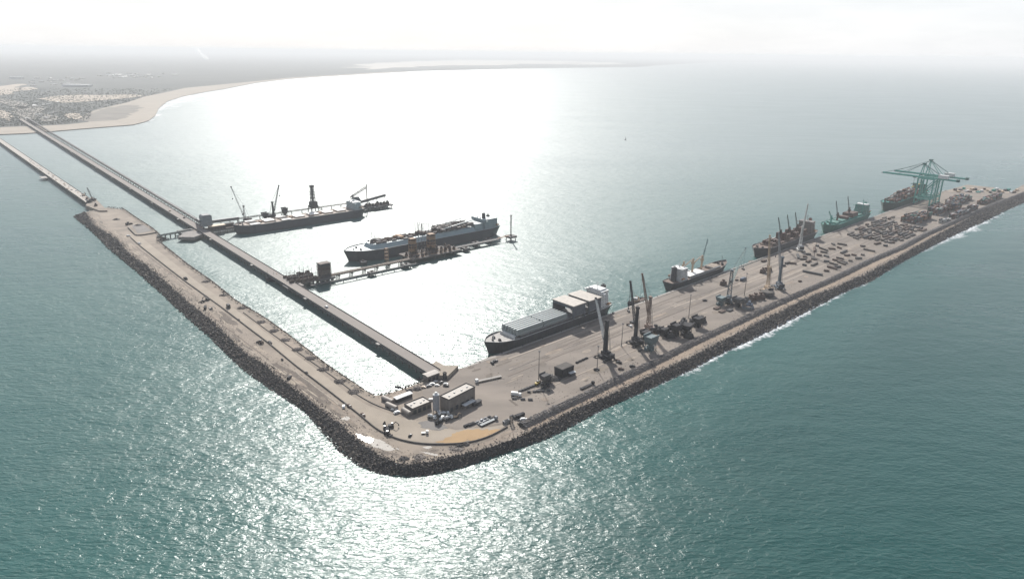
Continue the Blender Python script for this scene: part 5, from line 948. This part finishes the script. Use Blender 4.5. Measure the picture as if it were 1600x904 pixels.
# ------------------------------------------------------------------ containers
cm_ = MB().box(-6.1, 6.1, -1.22, 1.22, 0, 2.55)
for k in range(11):
    for sg in (-1, 1): cm_.box(-5.8+k*1.1, -5.25+k*1.1, sg*1.25-.03, sg*1.25+.03, .25, 2.35)
CM_ = []
for nm, col in (('rusty brown', (.10, .06, .046)), ('dark grey', (.05, .05, .054)), ('green', (.025, .10, .08)), ('white', (.36, .35, .33)), ('orange', (.21, .105, .055)), ('dark red', (.10, .04, .034)), ('blue-grey', (.055, .075, .10))):
    me = cm_.mesh('container_'+nm.replace(' ', '_').replace('-', '_')); me.materials.append(M('container_'+nm, col, .6, var=.35, scale=.2)); CM_.append((nm, me))
WT = [0, 0, 0, 1, 1, 1, 5, 5, 2, 3, 4, 6]
CSPEC = []
def containers(place, where, group, nx_, ny_, tiers, hd, prob=.9, dx=12.9, dy=2.75, wt=WT):
    for i in range(nx_):
        for j in range(ny_):
            top = max(1, tiers-(rng.random() > .55)-(rng.random() > .8)*1)
            if rng.random() > prob: continue
            for k in range(top):
                p = place((i-(nx_-1)/2)*dx+rng.uniform(-.15, .15), (j-(ny_-1)/2)*dy, k*2.62); CSPEC.append((p, hd, rng.choice(wt), where, group))
def blk_(s, o): return lambda x, y, z: Qp(s+x, o+y, Z0+.15+z)
containers(blk_(1066, -66), 'in the nearest rounded block of the stacking yard', 'containers in the nearest yard block', 6, 11, 5, QA)
containers(blk_(1178, -72), 'in the tall stack in front of the green gantry cranes', 'containers before the gantry cranes', 5, 9, 5, QA, .92)
containers(blk_(1240, -78), 'in the stack behind the green gantry cranes, right of them', 'containers right of the gantry cranes', 3, 9, 5, QA, .9)
containers(blk_(1335, -62), 'in the dark stack at the far side of the yard', 'containers at the far side of the yard', 8, 10, 4, QA, .9)
containers(blk_(1205, -109), 'in the long row beside the rubble ridge', 'containers beside the rubble ridge', 12, 4, 4, QA, .9)
containers(blk_(1400, -106), 'in the farthest block near the end of the quay', 'containers in the farthest block', 10, 6, 4, QA, .92)
containers(blk_(1092, -108), 'in the pale low block next to the rubble ridge', 'containers in the pale low block', 3, 4, 3, QA, wt=[3, 3, 1])
def on_ship(e, x0, y0, z0):
    Mx = Matrix.Translation((e.location.x, e.location.y, 0)) @ Matrix.Rotation(e.rotation_euler.z, 4, 'Z'); return lambda x, y, z: Mx @ Vector((x0+x, y0+y, z0+z))
BR = [0, 0, 0, 0, 5]
for x0, t_ in ((56, 2), (41, 3)): containers(on_ship(ship3, x0, 0, 14.65), 'on the fore deck of the brown-cargo ship', 'brown containers on the moored ship', 1, 4, t_, QA+math.pi, .95, dy=5, wt=BR)
for x0 in (10, -21, -50): containers(on_ship(ship3, x0, 0, 14.65), 'on the main deck of the brown-cargo ship', 'brown containers on the moored ship', 1, 5, 4, QA+math.pi, 1, dy=4.2, wt=BR)
for x0, t_ in ((80, 2), (64, 3), (48, 4), (32, 4), (16, 5), (0, 5), (-16, 5), (-32, 5), (-48, 5), (-64, 4)): containers(on_ship(ship5, x0, 0, 14.3), 'aboard the green container ship', 'containers aboard the container ship', 1, 5, t_, QA+math.pi, .95, dy=5.4, wt=[0, 0, 1, 3, 4, 5])

CSPEC.sort(key=lambda c: c[0].length)
for p, hd, ci, where, group in CSPEC[:290]:
    o = bpy.data.objects.new('container', CM_[ci][1]); C.objects.link(o); o.location = p; o.rotation_euler.z = hd; tag(o, '%s container %s' % (CM_[ci][0], where), 'container', group)
rest = MB(); mi_ = []
for p, hd, ci, where, group in CSPEC[290:]:
    ca, sa = math.cos(hd), math.sin(hd); n0 = len(rest.f); vs = [(p.x+x*ca-y*sa, p.y+x*sa+y*ca, p.z+z) for z in (0, 2.55) for x, y in ((-6.1, -1.22), (6.1, -1.22), (6.1, 1.22), (-6.1, 1.22))]
    rest.add(vs, [(3, 2, 1, 0), (4, 5, 6, 7), (0, 1, 5, 4), (1, 2, 6, 5), (2, 3, 7, 6), (3, 0, 4, 7)]); mi_ += [ci]*6
rest = rest.build('far_containers', CM_[0][1].materials[0]); rest['kind'] = 'stuff'
for _, me in CM_[1:]: rest.data.materials.append(me.materials[0])
rest.data.polygons.foreach_set('material_index', mi_)
# ------------------------------------------------------------------ steel pieces and small things on the quay
SEG = [(190, 700, 235, 690), (390, 740, 430, 740), (430, 720, 470, 705), (470, 715, 540, 722), (550, 628, 560, 670), (570, 675, 640, 675), (600, 650, 650, 655), (630, 625, 685, 630), (690, 670, 745, 682), (640, 705, 680, 690), (600, 730, 640, 740), (690, 740, 745, 712), (720, 560, 722, 600), (735, 545, 760, 540), (770, 560, 850, 590), (740, 630, 795, 640), (820, 640, 860, 655), (780, 600, 850, 612), (860, 570, 930, 575), (895, 520, 920, 535), (950, 520, 1045, 535), (950, 555, 985, 570), (985, 615, 1040, 590), (940, 660, 1010, 675), (1020, 640, 1070, 635), (810, 695, 870, 700), (870, 710, 950, 735), (900, 680, 1000, 700), (1000, 705, 1050, 715), (950, 700, 1030, 730), (850, 750, 940, 775), (900, 760, 980, 750), (1060, 690, 1100, 695), (1090, 630, 1140, 640), (1130, 670, 1190, 665), (1180, 630, 1225, 635), (810, 790, 870, 795), (600, 795, 800, 835), (1210, 575, 1325, 600), (1320, 525, 1380, 510), (1410, 540, 1450, 540), (1180, 545, 1225, 545), (1480, 510, 1520, 508), (1510, 465, 1570, 480), (1110, 460, 1160, 475), (1170, 435, 1260, 440)]
pcs = {}
smats = [brown, dgrey, M('dusty_steel', (.09, .075, .065), .8, var=.3)]
def steel_piece(a, b, w, h, mi, label, group):
    d = b-a; Lx = max(3, round(d.length)); key = (Lx, w, h, mi)
    if key not in pcs:
        m_ = MB(); nb2 = 3
        for k in range(nb2):
            for q in range(2): m_.box(-Lx/2+rng.uniform(0, .6), Lx/2-rng.uniform(0, .6), -w/2+w*k/nb2+.06, -w/2+w*(k+1)/nb2-.06, h*q/2+.05, h*(q+1)/2)
        for x in (-Lx*.3, Lx*.3): m_.box(x-.2, x+.2, -w/2-.1, w/2+.1, 0, .18)
        pcs[key] = m_.mesh('steel_stack'); pcs[key].materials.append(smats[mi])
    o = bpy.data.objects.new('steel_stack', pcs[key]); C.objects.link(o); o.location = mid(a, b); o.rotation_euler.z = math.atan2(d.y, d.x); tag(o, label, 'steel stack', group)
for i, (x0, y0, x1, y1) in enumerate(SEG):
    a, b = G(1160+x0/6.4, 300+y0/6.4, Z0+.15), G(1160+x1/6.4, 300+y1/6.4, Z0+.15)
    if (b-a).length > 60: b = a+(b-a).normalized()*60
    lb, gp = 'long dark steel stack laid flat on the quay by the brown-cargo ship', 'steel stacks on the middle of the quay'
    if (x0, y0) == (600, 795): lb, gp = 'longest single steel stack, lying alone near the rubble ridge', None
    steel_piece(a, b, 3.4, 2.6, i % 3, lb, gp)
yard = [G(*p, Z0) for p in ((1352, 360), (1365, 350), (1392, 344), (1420, 349), (1450, 357), (1438, 367), (1400, 372), (1366, 368))]
def inpoly(p, P):
    c = False
    for i in range(len(P)):
        a, b = P[i], P[i-1]
        if (a.y > p.y) != (b.y > p.y) and p.x < (b.x-a.x)*(p.y-a.y)/(b.y-a.y)+a.x: c = not c
    return c
n_ = 0
for row in range(13):
    o_ = -22-row*6.9; s = 835+rng.uniform(0, 12)
    while s < 1105:
        L_ = rng.choice([9, 12, 12, 18, 24]); c_ = s+L_/2; s += L_+rng.choice([2, 3, 5, 9, 16])
        if ((c_-955)/152)**2+((o_+66)/52)**2 > .98 or (c_ > 1010 and o_ < -34) or rng.random() < .1: continue
        p = Qp(c_, o_+rng.uniform(-1, 1), Z0+.15); aa = QA+rng.gauss(0, .05)+(math.pi/2 if rng.random() < .08 and L_ < 10 else 0); d = Vector((math.cos(aa), math.sin(aa), 0))*L_/2
        steel_piece(p-d, p+d, rng.choice([3.0, 4.0]), rng.choice([2.4, 3.4]), rng.randrange(3), 'dark stack in the crowded yard between the green ship and the containers', 'stacks in the crowded yard'); n_ += 1
# far end of the quay: sheds, vehicles, clutter
for i in range(22):
    px, py = 1492+i*4.6, 297.5+4.2*math.sin(i*1.7)*.6+i*.12; p = G(px, min(py, 301), Z0); o = MB().box(-rng.uniform(3, 8), rng.uniform(3, 8), -2.5, 2.5, 0, rng.uniform(2.5, 5)).build('store_box', [brown, tan, dgrey, green, white][i % 5]); o.location = p; o.rotation_euler.z = QA+rng.uniform(-.4, .4); tag(o, '%s store box in the row at the far end of the quay' % ['brown', 'tan', 'dark grey', 'green', 'white'][i % 5], 'store box', 'store boxes at the far end')
# machines of the near half of the quay
t_truck('long flatbed lorry standing alone nearest the bridge end', mid(G(747, 597, Z0), G(779, 590, Z0)), (G(779, 590, Z0)-G(747, 597, Z0)).angle(Vector((1, 0, 0)))+math.pi, white, conc, 22, None, s=1.25)
MBx = mid(G(872, 588, Z0), G(890, 581, Z0)); e = empty('steel_bin', MBx, QA, 'large black box-like bin, biggest dark block on the near quay', 'bin'); MB().prism([(-8, -5), (8, -5), (8, 5), (-8, 5)], 0, 9, [(-8.4, -5.4), (8.4, -5.4), (8.4, 5.4), (-8.4, 5.4)]).build('body', blk, e)
for k in range(7): MB().box(-7.6+k*2.4, -7.2+k*2.4, -5.75, -5.45, .5, 9).build('rib', blk, e)
MB().box(-8, 8, -5, 5, 9.01, 9.3).build('top_cover', M('dusty_black_cover', (.07, .062, .055), .9), e)
t_shed('kiosk', 'small white-roofed kiosk against the large black bin', 'kiosk', G(895, 587, Z0)+QN*2, QA, 7, 5, 3.6, wall=dgrey, roof=white, doors=2, roofh=.3)
rubble_pile('low black coal heap left of the large black bin', G(866, 592, Z0), 7, 3, 60, rock, seed=120)
t_hopper('dark angular hopper beside the black heap on the near quay', G(851, 601, Z0), QA, dgrey, 11, 7); t_hopper('smaller hopper in front of the dark angular one', G(858, 597, Z0), QA+.5, dgrey, 8, 5)
t_truck('black low-loader parked under the dark hopper', G(848, 608, Z0), QA, blk, blk, 15, None, s=1.1); t_loader('small yellow and white loader at the foot of the light mast', G(840, 600, Z0), R(60), yellow, s=1.2)
bl_ = MB().box(-1.5, 1.5, -.9, .9, 0, 1.6).mesh('concrete_block')
for i in range(6): o = link('concrete_block', bl_, dgrey); o.location = mid(G(812.5, 611.5, Z0), G(834, 603, Z0), i/5); o.rotation_euler.z = QA; tag(o, 'dark block in the slanting row left of the light mast', 'block', 'slanting row of dark blocks')
for i in range(5): o = link('concrete_block', bl_, dgrey); o.location = mid(G(827, 612.6, Z0), G(856, 611, Z0), i/4)+Vector((rng.uniform(-1, 1), 0, 0)); o.rotation_euler.z = 0; tag(o, 'dark block in the level row below the light mast', 'block', 'level row of dark blocks')
for i, px in enumerate(((803.5, 623), (817, 624), (828.5, 624.6))): o = link('concrete_block', bl_, dgrey); o.location = G(*px, Z0); o.rotation_euler.z = 0; o.scale = (1.4, 1, 1); tag(o, 'dark block in the row of three below the box lorry, %s' % ['left', 'middle', 'right'][i], 'block', 'row of three dark blocks')
t_truck('white-topped box lorry left of the rows of dark blocks', G(806.5, 618.5, Z0), R(-10), white, dgrey, 8.5, 'box', s=1.15); o = strip('cable_trench', [G(796, 624, Z0), G(808, 633, Z0)], 2.2, Z0-.5, Z0+.2, dirt_d); tag(o, 'dark short trench left of the row of three blocks', 'trench')
t_truck('black lorry with trailer beside the rubble ridge', mid(G(909, 608, Z0), G(926, 600, Z0)), QA, blk, blk, 17, None, s=1.1)
for i in range(4): t_car('dark car in the short line of four left of the white-boomed crane', mid(G(902, 566.4, Z0), G(916, 560, Z0), i/3), QA, blk, 'short line of four cars', 1.0)
for i, (px, py, lb) in enumerate(((769, 568, 'left of two dark cars at the berth edge by the bow of the gantry ship'), (774, 565, 'right of two dark cars at the berth edge by the bow of the gantry ship'), (965, 564, 'dark car right of the foot of the white-boomed crane'), (967, 567, 'second dark car just below the one beside the white-boomed crane'), (982, 487, 'dark car alone on the berth edge behind the tug'), (970, 577, 'dark car between the two black cranes and the rubble ridge'), (988, 573, 'small car near the rubble ridge below the second black crane'), (985, 510, 'pale car on the lane behind the second black crane'), (982, 507.5, 'car beside the pale one behind the second black crane'), (1101, 470, 'lone dark car on the open tarmac before the ladder-towered crane'), (1161, 421, 'lone dark car at the berth edge left of the brown-cargo ship'), (1151, 438, 'small car left of the blue lorry'), (932, 578, 'dark car at the foot of the mast before the white-boomed crane'), (1000, 548, 'car below the second black crane'), (1250, 440, 'dark car near the rubble ridge right of the slate crane'))):
    t_car(lb, G(px, py, Z0), R(rng.uniform(0, 180)), [blk, dgrey, brown][i % 3] if 'pale' not in lb.split('beside')[0] else white, None, 1.35)
t_truck('grey-blue lorry on the apron behind the ladder-towered crane', G(1161, 438, Z0), QA, blue, blue, 11, 'box', s=1.2)
t_hopper('green hopper standing beside the brown lattice crane', G(1016, 547, Z0), QA, M('hopper_green_grey', (.07, .11, .12), .6), 17, 10); t_hopper('second black hopper touching the brown lattice crane', G(1009, 530, Z0), QA, blk, 10, 9)
t_hopper('black hopper left in the dark cluster right of the lattice crane', G(1037, 524, Z0), QA, blk, 9, 7); t_hopper('tall black hopper in the dark cluster right of the lattice crane', G(1056, 524, Z0), QA, blk, 14, 9); t_hopper('widest black hopper at the middle of the dark cluster', G(1072, 522, Z0), QA+.3, blk, 13, 11); t_hopper('black hopper at the right end of the dark cluster', G(1090, 510, Z0), QA, blk, 12, 10)
for i, (px, py) in enumerate(((1031, 520), (1045, 518), (1047, 527), (1062, 513), (1068, 506), (1083, 505), (1076, 528), (1096, 503), (1024, 517))): t_grab('black grab bucket in the dark cluster, %s' % ['at its left end', 'between the two left hoppers', 'in front of the tall hopper', 'behind the tall hopper', 'behind the widest hopper', 'left of the last hopper', 'in front of the widest hopper', 'at the far right end', 'next to the lattice crane base'][i], G(px, py, Z0), rng.uniform(0, 3), blk, 2.2, 'grab buckets in the dark cluster')
t_hopper('dark hopper left of the ladder-towered crane', G(1126, 476, Z0), QA, M('hopper_green_grey', (.07, .11, .12)), 11, 9); t_hopper('dark hopper right of the ladder-towered crane', G(1152, 478, Z0), QA, dgrey, 11, 10); t_grab('dark grab bucket behind the ladder-towered crane', G(1130, 445, Z0), 1, brown, 2.2)
for i, (px, py, mt) in enumerate(((1172, 470, brown), (1180, 467, brown), (1188, 466, brown), (1166, 474, dgrey), (1170, 481, blue))): t_grab('%s grab bucket in the row between the ladder-towered and tan cranes, %s' % ('brown' if i < 3 else 'dark', ['first', 'middle', 'nearest the tan crane', 'leftmost', 'lowest'][i]), G(px, py, Z0), rng.uniform(0, 3), mt, 2.4, 'grab buckets in mid quay')
e = empty('sand_barge_bin', G(1167, 482, Z0), QA, 'rounded pale-rimmed open bin below the brown grab buckets', 'bin'); MB().tube((0, 0, 0), (0, 0, 4), 6, 14, 6.8).build('body', M('bin_blue_grey', (.14, .16, .17), .6), e); MB().tube((0, 0, 4.01), (0, 0, 4.3), 6.2, 14).build('contents', dirt_d, e)
e = empty('round_bin', G(1199, 462, Z0), QA, 'large dark round bin in front of the tan crane', 'bin'); MB().tube((0, 0, 0), (0, 0, 6), 7.6, 16, 8.2).build('body', dgrey, e); MB().tube((0, 0, 6.01), (0, 0, 6.4), 7.5, 16).build('contents', M('dusty_black_cover', (.07, .062, .055)), e)
t_grab('grab bucket hanging low beside the tan crane on the berth side', G(1192, 426, Z0), 1, brown, 2.2); t_grab('brown grab bucket left of the tan crane on open tarmac', G(1200, 423, Z0), 2, brown, 2.2)
for i, (px, py, lb) in enumerate(((1128, 487, 'flat dark plate stack below the ladder-towered crane'), (1140, 485, 'second flat stack below the ladder-towered crane'), (1133, 512, 'faint grey grid frame near the rubble ridge'), (1120, 482, 'brown plate stack left below the ladder-towered crane'), (990, 463+40, 'low stack behind the second black crane'))):
    a = G(px, py, Z0+.15); steel_piece(a-QU*5, a+QU*5, 5, 1.6, i % 3, lb, None)
# things before the corner pond
e0 = G(761, 656, Z0); rr_ = random.Random(8)
for i in range(9): 
    o = MB().prism([(-2.4, -1), (2.4, -1), (2.4, 1), (-2.4, 1)], 0, 1.4, [(-2, -.8), (2, -.8), (2, .8), (-2, .8)]).box(-1.2, 1.2, -.6, .6, 1.4, 2.1).build('scrap_load', [steel, blue, grey, dgrey, brown][i % 5]); p = e0+QU*((i % 5)*4.2-9)+QN*((i//5)*3.2-1.5); o.location = p; o.rotation_euler.z = QA+rr_.uniform(-.4, .4); tag(o, '%s scrap bundle in the mixed heap between the mixer trucks and the ridge' % ['silver', 'blue', 'pale', 'dark grey', 'brown'][i % 5], 'scrap bundle', 'mixed scrap heap')
t_truck('long pale low trailer in front of the mixed scrap heap', G(764, 660, Z0), QA, grey, M('trailer_blue_grey', (.12, .14, .15), .6), 17, None, s=1.1)
for i, (px, py, h_, lb) in enumerate(((791, 660, 2.5, 'grey generator box left of the slim upright frame'), (807, 652, 2.5, 'dark long box left of the near end of the rubble ridge'), (737, 663, 1.6, 'low dark box at the edge of the muddy pond'), (730, 665, 1.4, 'smaller dark box left at the edge of the muddy pond'))):
    e = empty('generator_box', G(px, py, Z0), QA, lb, 'generator'); MB().box(-3.2, 3.2, -1.3, 1.3, 0, h_).build('body', [grey, dgrey, dgrey, blk][i], e); MB().box(-2, 2, -.8, .8, h_+.01, h_+.3).build('lid', blk, e); MB().box(-3.25, -3.2, -.6, .6, .3, h_*.8).build('door', blk, e)
e = empty('pile_frame', G(799, 661, Z0), QA, 'slim upright dark frame between the generator and the ridge end', 'frame')
for x in (-1.2, 1.2): MB().lattice((x, 0, 0), (x, 0, 7), .9, .9, 5, .2).build('column', dgrey, e)
MB().box(-1.8, 1.8, -.6, .6, 7, 7.8).build('head', dgrey, e)
t_car('white car touching the near end of the rubble ridge', G(818, 656, Z0), R(10), white, None, 1.4); t_truck('dark lorry at the near end of the rubble ridge', G(813, 651, Z0), R(40), blk, blk, 8, 'tipper', s=1.1)
# access bridge traffic
for i, (t, y, mt, lb) in enumerate(((.07, 2, white, 'white car on the bridge near the quay'), (.26, -2, blk, 'dark car on the bridge before the gas jetty turn'), (.285, 2, tan, 'tan car on the bridge at the gas jetty turn'), (.6, 2, white, 'white car far along the bridge toward the beach'))):
    t_car(lb, brA+(brB-brA)*t+nb_*y, math.atan2(dirb.y, dirb.x), mt, 'cars crossing the long bridge', 1.3)
# boats and buoys in the basin corner
e = None
for i, (px, py) in enumerate(((655.5, 592.5), (622, 604.5))):
    e = empty('mooring_buoy', G(px, py, 0), 0, ['dark mooring float near the grey gate building', 'dark mooring float off the basin bank by the white-roofed office'][i], 'buoy'); MB().tube((-3, 0, .1), (3, 0, .1), 1.1, 8).tube((0, 0, .8), (0, 0, 3), .4, 6).build('float', dgrey, e)
# ------------------------------------------------------------------ town, halls, smoke on the plain
hb_m = {}
for i in range(98):
    if i < 50: x, y = rng.gauss(205, 26), 121.5-abs(rng.gauss(0, 3.5))+rng.uniform(-1, 1)
    elif i < 78: x, y = rng.uniform(45, 135), rng.uniform(121, 136)
    else: x, y = rng.uniform(20, 90), rng.uniform(160, 186)
    p = G(x, max(110, y), 3); sc_ = p.length/9000 if i < 78 else .5; k = i % 4
    if k not in hb_m:
        m_ = MB(); a, b, h = (22, 9, 7) if k % 2 else (34, 12, 8); m_.box(-a, a, -b, b, 0, h); me1 = m_.mesh('town_wall')
        me2 = MB().add([(-a, -b-1, h), (a, -b-1, h), (a, 0, h+4), (-a, 0, h+4), (a, b+1, h), (-a, b+1, h)], [(0, 1, 2, 3), (3, 2, 4, 5), (0, 3, 5), (1, 4, 2)]).mesh('town_roof'); hb_m[k] = (me1, me2)
    far_ = i < 78; gp = 'houses of the distant town' if i < 50 else 'sheds inland of the beach' if far_ else 'houses by the bridge landing'
    e = empty('town_house', p, rng.uniform(0, 3.1), {'h': 'pale-roofed building in the hazy town behind the beach'}['h'] if i < 50 else 'pale shed on the scrubland left of the hazy town' if far_ else 'small pale building beside the road where the long bridge lands', 'building', gp); e.scale = (sc_*.8,)*3
    link('wall', hb_m[k][0], conc, e); link('roof', hb_m[k][1], pale if i % 3 else conc, e)
for px, w, lb in (((57, 85.5), 200, 'wide bright white hall on the hazy plain at the far left'), ((104, 86.5), 90, 'smaller white hall right of the wide one on the plain'), ((121, 135.3), 105, 'long white-roofed hall beyond the beach'), ((26, 123), 60, 'white hall at the left edge above the dunes'), ((119, 182), 0, '')):
    if w: p = G(*px, 4); e = empty('industrial_hall', p, math.atan2(-p.x, p.y)*.0-.05, lb, 'hall'); hh = 40 if px[1] < 100 else 12; MB().box(-w, w, -w*.3, w*.3, 0, hh).build('wall', white, e); MB().box(-w-4, w+4, -w*.32, w*.32, hh, hh+4).build('roof', white, e)
sm = bpy.data.materials.new('smoke_vapour'); sm.use_nodes = True; st_ = sm.node_tree; st_.nodes.clear(); tl2 = N(st_, 'ShaderNodeBsdfTranslucent'); tl2.inputs[0].default_value = (.95, .95, .95, 1); tp2 = N(st_, 'ShaderNodeBsdfTransparent'); m2 = N(st_, 'ShaderNodeMixShader'); m2.inputs[0].default_value = .45; o2 = N(st_, 'ShaderNodeOutputMaterial'); st_.links.new(tp2.outputs[0], m2.inputs[1]); st_.links.new(tl2.outputs[0], m2.inputs[2]); st_.links.new(m2.outputs[0], o2.inputs[0])
b0 = G(324.5, 92.8, 4); m_ = MB(); pts = [(0, 0, 0, 55), (-60, 0, 60, 70), (-150, 0, 120, 60), (-210, 0, 200, 55), (-260, 0, 290, 75)]
for i in range(4): a, b = pts[i], pts[i+1]; m_.tube((a[0], 0, min(a[2], 260)), (b[0], 0, min(b[2], 285)), a[3]*.7, 10, b[3]*.7)
o = m_.build('smoke_plume', sm); o.location = b0; tag(o, 'small white smoke plume leaning left over the hazy plain', 'smoke')
for i, (px, py) in enumerate(((5, 76), (88, 80), (102, 79))):
    p = Vector(G(px, 84, 4)); e = empty('wind_turbine', p, .3, ['faint wind turbine at the far left edge of the plain', 'faint wind turbine right of the wide white hall', 'faint wind turbine above the smaller white hall'][i], 'wind turbine', 'wind turbines on the horizon'); MB().tube((0, 0, 0), (0, 0, 190), 9, 8, 5).build('tower', pale, e); MB().box(-8, 8, -14, 6, 188, 200).build('nacelle', pale, e)
    for k in range(3): a = .5+k*2.094; MB().beam((0, -14, 194), (100*math.cos(a), -14, 194+100*math.sin(a)), 7, 3).build('blade', pale, e)

# ------------------------------------------------------------------ haze
hz = MB().box(-95000, 95000, -3500, 65000, -40, CAM_H+22).build('haze', None); hz['kind'] = 'stuff'
hm = bpy.data.materials.new('haze_air'); hm.use_nodes = True; hn = hm.node_tree; hn.nodes.clear()
pv = N(hn, 'ShaderNodeVolumePrincipled', i_Density=7.3e-5, i_Anisotropy=.05); pv.inputs['Color'].default_value = (.965, .985, .985, 1)
ho = N(hn, 'ShaderNodeOutputMaterial'); hn.links.new(pv.outputs[0], ho.inputs['Volume']); hz.data.materials.append(hm)
